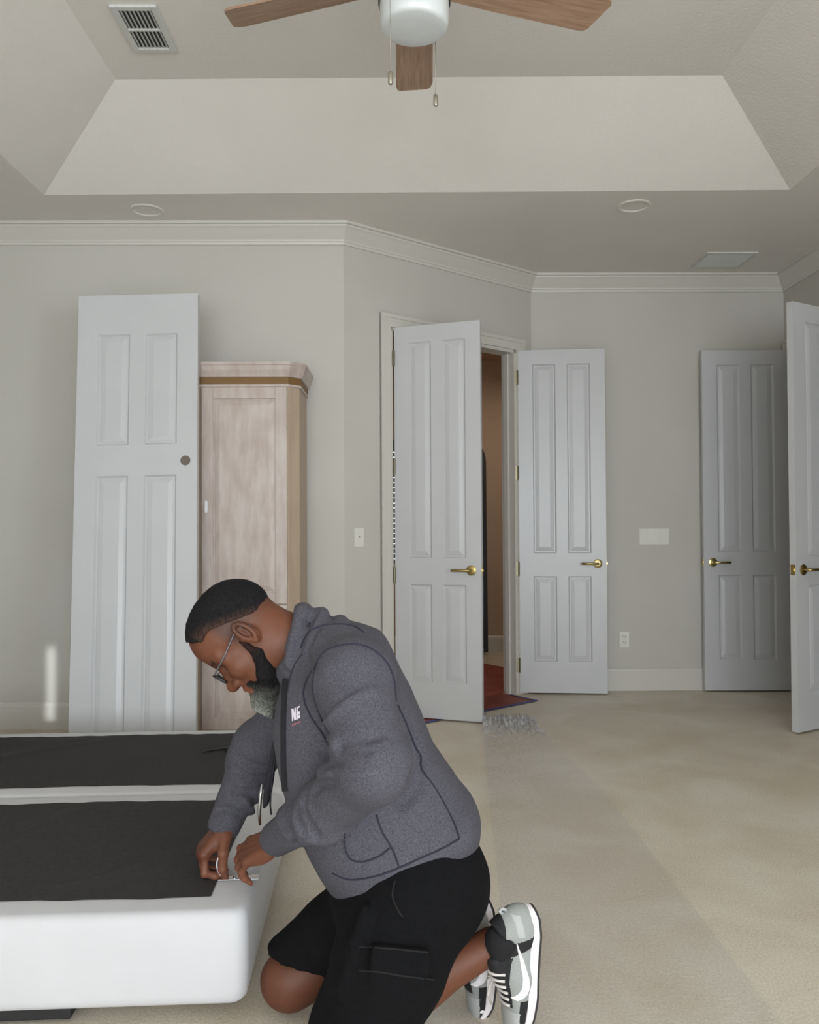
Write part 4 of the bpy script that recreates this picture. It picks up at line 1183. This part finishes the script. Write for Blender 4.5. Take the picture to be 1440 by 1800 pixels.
    def crease(px, r, k=.014, depth=.0):
        pts = []
        for p in smooth_line(px, 4):
            d = nrm(FWD+RT*((p[0]-720)/FPX)+UP*((900-p[1])/FPX)); h = bv.ray_cast(Vector(CAM), Vector(d))
            if h[0] is not None: pts.append(np.array(h[0])+np.array(h[1])*(r*.35-depth))
        for a, b in zip(pts[:-1], pts[1:]):
            if np.linalg.norm(a-b) < .05: f.put(cone(a, b, r, r), k, '-')
    crease([(592, 1322), (602, 1308), (632, 1300), (674, 1290)], .006)
    crease([(596, 1328), (625, 1318), (650, 1322)], .004)
    crease([(575, 1345), (598, 1338), (640, 1345)], .004)
    crease([(552, 1392), (566, 1380), (590, 1375)], .004)
    crease([(535, 1405), (530, 1425), (548, 1455), (556, 1474)], .005)
    crease([(520, 1420), (520, 1440), (536, 1468)], .004)
    crease([(506, 1428), (505, 1446), (520, 1480), (530, 1490)], .005)
    crease([(725, 1290), (738, 1325), (735, 1345), (722, 1370)], .006, .025)
    crease([(745, 1360), (725, 1395), (700, 1415)], .005, .025)
    crease([(552, 1175), (540, 1160), (532, 1150)], .005)
    crease([(560, 1066), (548, 1085), (536, 1110), (522, 1142), (512, 1165)], .006)
    crease([(578, 1074), (566, 1088), (548, 1118), (540, 1140)], .005)
    crease([(420, 1330), (440, 1345), (465, 1350)], .004); crease([(412, 1350), (435, 1366), (462, 1368)], .004); crease([(405, 1385), (425, 1392), (455, 1388)], .004)
    crease([(378, 1428), (400, 1422), (430, 1440)], .004)
    # hem: cut along the slanting waist line
    h0 = at(845, 1500, Yc); h1 = at(585, 1560, Yc); n_ = np.array((-(h1-h0)[2], 0, (h1-h0)[0])); n_ = n_ if n_[2] < 0 else -n_
    mask = Field(f.lo, f.lo+f.h*(f.n-1), f.h)
    P_ = np.stack(np.meshgrid(*[f.lo[i]+f.h*np.arange(f.n[i]) for i in range(3)], indexing='ij'), -1)
    v = ((P_-h0) @ nrm(n_)); arm = P_[..., 0] < at(555, 1500, Yc)[0]; v = np.where(arm, -1.0, v).astype(np.float32)
    k = .016; hh = np.maximum(k-np.abs(f.d-v), 0)/k; f.d = np.maximum(f.d, v)+hh*hh*k*.25
    return f.mesh()
V, F = build_hoodie(); hoodie = fastmesh('hoodie', V, F, HOOD, person); hoodie['label'] = 'heather-grey zip hoodie with navy seams'
HBVH = BVHTree.FromPolygons([tuple(v) for v in V], [tuple(int(i) for i in q) for q in F])
def on_cloth(x, y, bvh=None, lift=.0006):
    d = nrm(FWD+RT*((x-720)/FPX)+UP*((900-y)/FPX)); h = (bvh or HBVH).ray_cast(Vector(CAM), Vector(d))
    return None if h[0] is None else np.array(h[0])+np.array(h[1])*lift
def seam(pts, r=.0021, m=None, name='seam', par=None, bvh=None):
    runs = [[]]; last = None
    for p in smooth_line(pts):
        q = on_cloth(p[0], p[1], bvh)
        if q is None or (last is not None and np.linalg.norm(q-last) > .05): runs.append([])
        if q is not None: runs[-1].append(q); last = q
    for r_ in runs:
        if len(r_) > 1: MB().tube(r_, r, 6).build(name, m or NAVY, par or hoodie, True)
seam([(552, 1178), (566, 1150), (590, 1137), (625, 1133), (655, 1142), (680, 1165), (692, 1195), (696, 1232)], .0024)      # armhole
seam([(696, 1232), (714, 1272), (730, 1312), (740, 1330), (742, 1352), (765, 1385), (785, 1420), (800, 1450), (808, 1474)])   # back panel
seam([(528, 1140), (540, 1115), (560, 1102), (595, 1097), (622, 1101), (640, 1112)])                                       # hood seam
seam([(548, 1180), (538, 1200), (534, 1225), (546, 1258), (566, 1288), (578, 1310)], .0024)
seam([(552, 1182), (550, 1215), (562, 1255), (578, 1290)], .0018)
seam([(662, 1432), (672, 1462), (690, 1492), (702, 1525)])
seam([(808, 1474), (780, 1490), (740, 1508), (702, 1525), (660, 1540), (615, 1546), (585, 1535)], .0022)                     # hem rib seam
seam([(606, 1465), (607, 1490), (617, 1510), (640, 1514), (668, 1504), (686, 1490)], .0022)                                  # pocket
seam([(532, 1150), (520, 1165), (512, 1185), (506, 1215)], .0016)
# zip: dark placket down the front
ZIP = mat('zip_tape', srgb(26, 26, 34), .8)
def patch_strip(pts, wpx, name, m, par):
    L_ = smooth_line(pts); V = []; F = []
    for i, p in enumerate(L_):
        t = L_[min(i+1, len(L_)-1)]-L_[max(i-1, 0)]; t = t/np.linalg.norm(t); q = np.array((-t[1], t[0]))*wpx/2
        a, b = on_cloth(*(p+q), lift=.0025), on_cloth(*(p-q), lift=.0025)
        if a is None or b is None or np.linalg.norm(a-b) > .06: continue
        V += [a, b]
    for i in range(len(V)//2-1):
        if np.linalg.norm(np.array(V[2*i])-np.array(V[2*i+2])) < .05: F.append((2*i, 2*i+1, 2*i+3, 2*i+2))
    mb = MB(); mb.add(V, F)
    return mb.build(name, m, par, True)
patch_strip([(503, 1192), (500, 1240), (499, 1300), (500, 1360), (503, 1405)], 9, 'zip', ZIP, hoodie)
# drawcord with silver tip, hanging from the collar
cord = MB(); cord.tube([at(486, 1290, 1.99), at(480, 1330, 2.0), at(476, 1360, 2.01), at(471, 1390, 2.02), at(467, 1412, 2.02), at(464, 1420, 2.02)], [.005, .007, .010, .011, .008, .003], 10); dc = cord.build('drawcord', ZIP, hoodie, True)
tip = MB(); tip.tube([at(461, 1378, 2.02), at(458, 1400, 2.02), at(456, 1425, 2.02), at(457, 1450, 2.03)], [.0028, .0045, .0045, .003], 10); tp = tip.build('cord_tip', STEEL, dc, True); tp['label'] = 'shiny silver cord end'
cord = MB(); cord.tube([at(488, 1300, 1.975), at(481, 1350, 1.985), at(476, 1395, 1.99), at(475, 1415, 1.99), at(477, 1432, 1.99)], .0022, 8); cord.build('drawcord', ZIP, hoodie, True)
# chest emblem: white monogram block over a small reddish line of lettering
EMW = mat('emblem_white', srgb(216, 208, 220), .7); EMR = mat('emblem_red', srgb(150, 96, 108), .7)
def quad_patch(pp, m, name, par, lift=.0022):
    mb = MB()
    for q in pp:
        P_ = [on_cloth(*x, lift=lift) for x in q]
        if all(x is not None for x in P_): mb.add(P_, [tuple(range(len(P_)))])
    return mb.build(name, m, par) if mb.v else None
quad_patch([[(513.5, 1246.5), (516, 1245.5), (516.5, 1267), (514.5, 1268)], [(514, 1246.5), (517, 1245), (521.5, 1264), (518.5, 1266.5)], [(518.8, 1245), (521.2, 1243.8), (522, 1265), (519.6, 1266.5)],
            [(522.4, 1243.4), (528, 1240.5), (528.1, 1243.5), (522.6, 1246)], [(522.4, 1243.4), (524.6, 1242.4), (525, 1264), (523, 1265)], [(523, 1251.5), (528.3, 1250.3), (528.6, 1256), (523.2, 1257)],
            [(523.2, 1258.6), (528.8, 1256.5), (529, 1261.5), (523.4, 1264.6)]], EMW, 'emblem', hoodie)
quad_patch([[(514.5+i*2.6, 1273.2-i*1.1), (516.4+i*2.6, 1272.3-i*1.1), (516.5+i*2.6, 1275.6-i*1.1), (514.6+i*2.6, 1276.5-i*1.1)] for i in range(6)], EMR, 'emblem_lettering', hoodie)

# ---- shorts
SHORT = mat('black_shorts_cotton', srgb(13, 13, 15), .95, col2=srgb(17, 17, 19), nscale=120, bump=.25, bscale=300, bdist=.001, spec=.15)
def build_shorts():
    f = Field((-.42, 1.62, -.005), (.30, 2.28, .56), .0055)
    f.put(ecap(at(722, 1500, Yc), at(742, 1545, Yc), .148, .150, .175, .185), 0)
    f.put(ell(at(775, 1550, Yc-.06), (.105, .10, .12)), .05)
    f.put(ell(at(775, 1550, Yc+.07), (.105, .10, .12)), .05)
    n1 = at(685, 1690, 1.845); n2 = at(640, 1800, 1.835); n3 = at(622, 1842, 1.833)
    f.put(cone(at(722, 1585, 1.885), n1, .128, .122), .06); f.put(cone(n1, n2, .122, .112), .04); f.put(cone(n2, n3, .112, .108), .03)
    f2 = at(522, 1697, 2.02)
    f.put(cone(at(700, 1560, 2.01), at(600, 1640, 2.02), .115, .096), .05); f.put(cone(at(600, 1640, 2.02), f2, .098, .088), .03)
    f.put(ell(at(650, 1560, Yc), (.09, .14, .08)), .05)
    def fd(pts, r, k=.016, op='+'): fold(f, pts, r, k, op)
    s_ = 1.715
    fd([at(640, 1600, s_+.06), at(625, 1660, s_+.04), at(600, 1740, s_+.04)], .008, .03)
    f.warp(lambda q: .0040*wav(q, 34, 8, 2)+.0012*wav(q, 95, 8, 5))
    # cargo pocket on the near thigh
    f.put(rbox(at(702, 1698, 1.727), (.062, .010, .040), [nrm((.93, 0, -.10)), (0, 1, 0), nrm((.10, 0, .93))], .007), .006)
    # leg ends
    f.cut(at(520, 1700, 2.02)*1.0, (0, 0, 0) if False else nrm(f2-at(600, 1640, 2.02)), .0) if False else None
    P_ = np.stack(np.meshgrid(*[f.lo[i]+f.h*np.arange(f.n[i]) for i in range(3)], indexing='ij'), -1)
    ax = nrm(f2-at(640, 1610, 2.02)); hemp = at(522, 1702, 1.945); hd_ = at(582, 1708, 2.02)-at(474, 1692, 2.02); ax = nrm((hd_[2], 0, -hd_[0]))
    far = P_[..., 1] > 1.88
    v = np.where(far & (P_[..., 0] < at(584, 1700, 1.945)[0]), (P_-hemp) @ ax, -1.0)
    v = np.maximum(v, .015-P_[..., 2]).astype(np.float32)
    f.d = np.maximum(f.d, v)
    return f.mesh()
V, F = build_shorts(); shorts = fastmesh('shorts', V, F, SHORT, person); shorts['label'] = 'black cotton cargo shorts'
SBVH = BVHTree.FromPolygons([tuple(v) for v in V], [tuple(int(i) for i in q) for q in F])
STI = mat('black_stitching', srgb(14, 14, 16), .9)
seam([(694, 1548), (690, 1575), (700, 1600), (708, 1612)], .0022, STI, 'pocket_opening', shorts, SBVH)
seam([(632, 1664), (690, 1668), (765, 1676)], .002, STI, 'pocket_flap', shorts, SBVH)
seam([(632, 1706), (665, 1708), (700, 1714), (762, 1722)], .002, STI, 'pocket_flap', shorts, SBVH)

# ---- sneakers (built in shoe space: x heel->toe, y left, z up from the sole)
MID = mat('white_midsole', srgb(226, 220, 222), .6); OUT = mat('dark_outsole', srgb(48, 46, 48), .8)
GREY = mat('grey_mesh', srgb(142, 145, 143), .8, col2=srgb(152, 155, 153), nscale=400, bump=.2, bscale=600, bdist=.0005); BLKU = mat('black_suede', srgb(24, 24, 27), .85)
LGREY = mat('light_grey_overlay', srgb(170, 172, 172), .7); LACE = mat('white_laces', srgb(206, 200, 196), .8); WHT = mat('white_leather', srgb(232, 228, 230), .5)
SOCK = mat('black_sock', srgb(20, 20, 23), .95)
def half_w(x):     # half width of the sole along the shoe
    return np.interp(x, [-.002, .004, .02, .05, .10, .15, .20, .235, .265, .285, .297, .302], [.004, .018, .029, .034, .034, .037, .044, .0455, .041, .031, .017, .004])
def cyl(x): return np.interp(x, [-.01, .02, .06, .19, .25, .302], [.014, .005, 0, 0, .008, .034])     # toe spring
def build_shoe(Hs, Lx, Ux, mir, label, lace=True):
    Lx = nrm(Lx); Ux = nrm(Ux-Lx*(Ux@Lx)); Yx = np.cross(Ux, Lx)*mir        # local y: outer side = +
    def w_(V): V = np.atleast_2d(V); return Hs+V[:, :1]*Lx+V[:, 1:2]*Yx+V[:, 2:3]*Ux
    root = empty('sneaker'); root.parent = person; root['label'] = label
    # midsole + outsole as lofted rings
    xs_ = np.concatenate([np.linspace(-.002, .02, 6), np.linspace(.03, .27, 26), np.linspace(.275, .302, 8)])
    def sole(z0f, z1f, bulge, name, m):
        V = []; F = []; N = len(xs_)
        for x in xs_:
            hw_ = half_w(x); z0 = cyl(x)+z0f(x); z1 = cyl(x)*.8+z1f(x)
            V += [(x, -hw_-bulge*.0, z0), (x, -hw_-bulge, (z0+z1)/2), (x, -hw_+.001, z1), (x, hw_-.001, z1), (x, hw_+bulge, (z0+z1)/2), (x, hw_, z0)]
        for i in range(N-1):
            for j in range(6): F.append((i*6+j, i*6+(j+1) % 6, (i+1)*6+(j+1) % 6, (i+1)*6+j))
        F += [tuple(range(5, -1, -1)), tuple((N-1)*6+j for j in range(6))]
        mb = MB(); mb.add(w_(V), F); return mb.build(name, m, root, 'auto')
    sole(lambda x: 0, lambda x: .006, .0005, 'outsole', OUT)
    sole(lambda x: .006, lambda x: np.interp(x, [0, .10, .20, .30], [.034, .029, .026, .022]), .003, 'midsole', MID)
    # upper
    f = Field((-.02, -.065, .0), (.32, .065, .145), .002)
    f.put(ell((.045, 0, .045), (.050, .033, .050)), 0); f.put(cone((.035, 0, .05), (.052, 0, .088), .032, .033), .02)
    f.put(ecap((.06, 0, .04), (.15, 0, .036), .040, .040, .034, .037), .02); f.put(ecap((.12, 0, .062), (.21, 0, .036), .036, .028, .029, .037), .02)
    f.put(ecap((.16, 0, .036), (.240, 0, .034), .034, .024, .038, .040), .02); f.put(ell((.255, 0, .036), (.044, .037, .023)), .015)
    f.put(ecap((.115, 0, .102), (.160, 0, .080), .018, .014, .024, .022), .012)          # tongue
    P_ = np.stack(np.meshgrid(*[f.lo[i]+f.h*np.arange(f.n[i]) for i in range(3)], indexing='ij'), -1)
    f.d = np.maximum(f.d, (cyl(P_[..., 0])+.018-P_[..., 2]).astype(np.float32)); 
    f.put(cone((.066, 0, .082), (.078, 0, .17), .031, .037), .008, '-')                  # ankle opening
    V, F = f.mesh(); cx = V[F].mean(1); x, y, z = cx.T; ay = np.abs(y)
    mi = np.zeros(len(F), int)                                                            # grey mesh
    top = np.interp(x, [0, .06, .12, .2, .26, .3], [.085, .08, .075, .055, .045, .035])
    mi[(z < .048-.10*np.maximum(0, x-.20)) & (x > .195)] = 1                              # black mudguard at the toe
    mi[(x > .055+.25*(z-.03)) & (x < .080+.45*(z-.03)) & (z < .125)] = 1                   # black band behind the ankle
    mi[(x < .105) & (z > .093) & (x > .0)] = 1
    mi[(x > .10) & (x < .215) & (ay < .030) & (z > .040)] = 1                              # black eyestay
    mi[(x < .035) & (z > .030) & (z < .070)] = 0
    mi[(x > .225) & (z > .044)] = 2
    Vw = w_(V)
    if np.linalg.det(np.array([Lx, Yx, Ux])) < 0: F = F[:, ::-1]
    up = fastmesh('upper', Vw, F, GREY, root, mats=[GREY, BLKU, LGREY], midx=mi)
    bv = BVHTree.FromPolygons([tuple(v) for v in V], [tuple(int(i) for i in q) for q in F])
    def side(x, z, s=1, lift=.0012):
        h = bv.ray_cast(Vector((x, s*.2, z)), Vector((0, -s, 0))); return None if h[0] is None else np.array(h[0])+np.array((0, s*lift, 0))
    def side_patch(upper, lower, name, m, th=.0022):
        for s in (1, -1):
            V_ = []; F_ = []; nrow = 5
            for (xa, za), (xb, zb) in zip(upper, lower):
                for j in range(nrow+1):
                    t = j/nrow; q = side(xa+(xb-xa)*t, za+(zb-za)*t, s, th*(1 if 0 < j < nrow else .2)); V_.append(q if q is not None else np.array((xa+(xb-xa)*t, s*.035, za+(zb-za)*t)))
            for i in range(len(upper)-1):
                for j in range(nrow): F_.append((i*(nrow+1)+j, i*(nrow+1)+j+1, (i+1)*(nrow+1)+j+1, (i+1)*(nrow+1)+j))
            mb = MB(); mb.add(w_(np.array(V_)), F_); mb.build(name, m, root, True)
    # white curved tick on each side, hook near the toe, tail sweeping back to the heel
    t_ = np.linspace(0, 1, 22); cxs = .062+(.190-.062)*t_
    up_ = [(x, np.interp(x, [.062, .10, .14, .165, .18, .190], [.068, .055, .046, .047, .055, .066])) for x in cxs]
    lo_ = [(x+.004*t, np.interp(x, [.062, .10, .14, .165, .18, .190], [.066, .046, .030, .026, .033, .052])) for x, t in zip(cxs, t_)]
    side_patch(up_, lo_, 'swoosh', WHT)
    # heel overlay
    side_patch([(x, .078-.25*x) for x in np.linspace(.006, .05, 8)], [(x, .060-.25*x) for x in np.linspace(.006, .05, 8)], 'heel_overlay', LGREY)
    # laces across the tongue and a hanging bow end
    if lace:
        for k in range(6):
            x = .135+k*.0145; pts = []
            for yy in np.linspace(-.026, .026, 7):
                h = bv.ray_cast(Vector((x+.006*math.cos(yy*40), yy, .2)), Vector((0, 0, -1))); pts.append(w_(np.array(h[0])+np.array((0, 0, .003)))[0] if h[0] else w_((x, yy, .07))[0])
            mb = MB(); mb.tube(pts, .0030, 8); mb.build('lace', LACE, root, True)
        mb = MB(); mb.tube(list(w_([(.150, .004, .088), (.16, .018, .096), (.175, .030, .094), (.165, .022, .098), (.155, .006, .09)])), .0028, 8); mb.build('lace', LACE, root, True)
        mb = MB(); mb.tube(list(w_([(.152, .0, .088), (.18, .012, .098), (.205, .020, .098), (.235, .026, .082)])), .0026, 8); mb.build('lace', LACE, root, True)
    # eyelet dot and pull tab
    q = side(.255, .038, 1, .001)
    if q is not None:
        mb = MB(); mb.add(w_([q+np.array((.006*math.cos(a)*.6, .0012, .006*math.sin(a))) for a in np.linspace(0, 2*math.pi, 12, endpoint=False)]), [tuple(range(12))]); mb.build('toe_dot', WHT, root)
    mb = MB(); mb.tube(list(w_([(.012, 0, .088), (.004, 0, .098), (.0, 0, .092), (.004, 0, .080)])), .004, 8); mb.build('pull_tab', LGREY, root, True)
    # sock
    sk = Field((.0, -.06, .04), (.14, .06, .15), .003); sk.put(cone((.064, 0, .06), (.070, 0, .092), .029, .032), 0); sk.put(cone((.10, 0, .07), (.095, 0, .088), .024, .026), .02)
    V, F = sk.mesh(); F = F[:, ::-1] if np.linalg.det(np.array([Lx, Yx, Ux])) < 0 else F
    fastmesh('sock', w_(V), F, SOCK, root)
    return root
build_shoe(at(944, 1590, 1.90), np.array((-.09, .03, -1)), np.array((-.93, -.36, .05)), -1, 'near grey, black and white running shoe, toes on the floor')
build_shoe(at(866, 1577, 2.03), np.array((-.02, .04, -1)), np.array((-.95, -.25, .02)), 1, 'far grey, black and white running shoe behind the shin', lace=False)

# ------------------------------------------------------------------ small things on the box spring
BT = HT
br = empty('corner_bracket', tuple(at(420, 1536, 2.15)*np.array((1, 1, 0))+np.array((0, 0, BT)))); tag(br, 'small silver bracket with a wire loop held under the fingers', 'bracket')
br.rotation_euler = (0, 0, RB)
m = MB(); m.bbox((-.052, -.012, .0015), (.052, .012, .004), .001); m.bbox((.030, -.014, .004), (.052, .010, .0075), .001); m.build('bracket_plate', STEEL, br)
m = MB(); m.tube([(-.032+.0*k, -.012+.014*math.cos(a)*.3, .028+.0*k+.034*math.sin(a)) if False else (-.036+.018*math.cos(a), -.014, .044+.030*math.sin(a)) for k, a in enumerate(np.linspace(1.0, 4.3, 20)[::-1])][::-1], .0018, 8)
m.build('wire_loop', mat('white_wire', srgb(222, 222, 224), .35), br, True)
m = MB(); m.lathe([(.001, 0), (.006, 0), (.006, .003), (.003, .005), (.001, .005)], 14, (-.01, -.002, .004)); m.build('screw', STEEL, br)
st = MB(); pts = [at(356, 1327, 3.33), at(372, 1322, 3.36), at(390, 1318, 3.38), at(412, 1316, 3.39), at(425, 1318, 3.38)]
pts = [np.array((p[0], p[1], BT+.010)) for p in pts]; st.tube(pts, [.004, .007, .008, .007, .005], 8)
pts2 = [p+np.array((.02, -.035, 0)) for p in pts[2:]]; st.tube(pts2, [.004, .006, .004], 8)
tag(st.build('fabric_strap', BLK, None, True), 'crumpled black strap lying on the far box spring', 'strap')
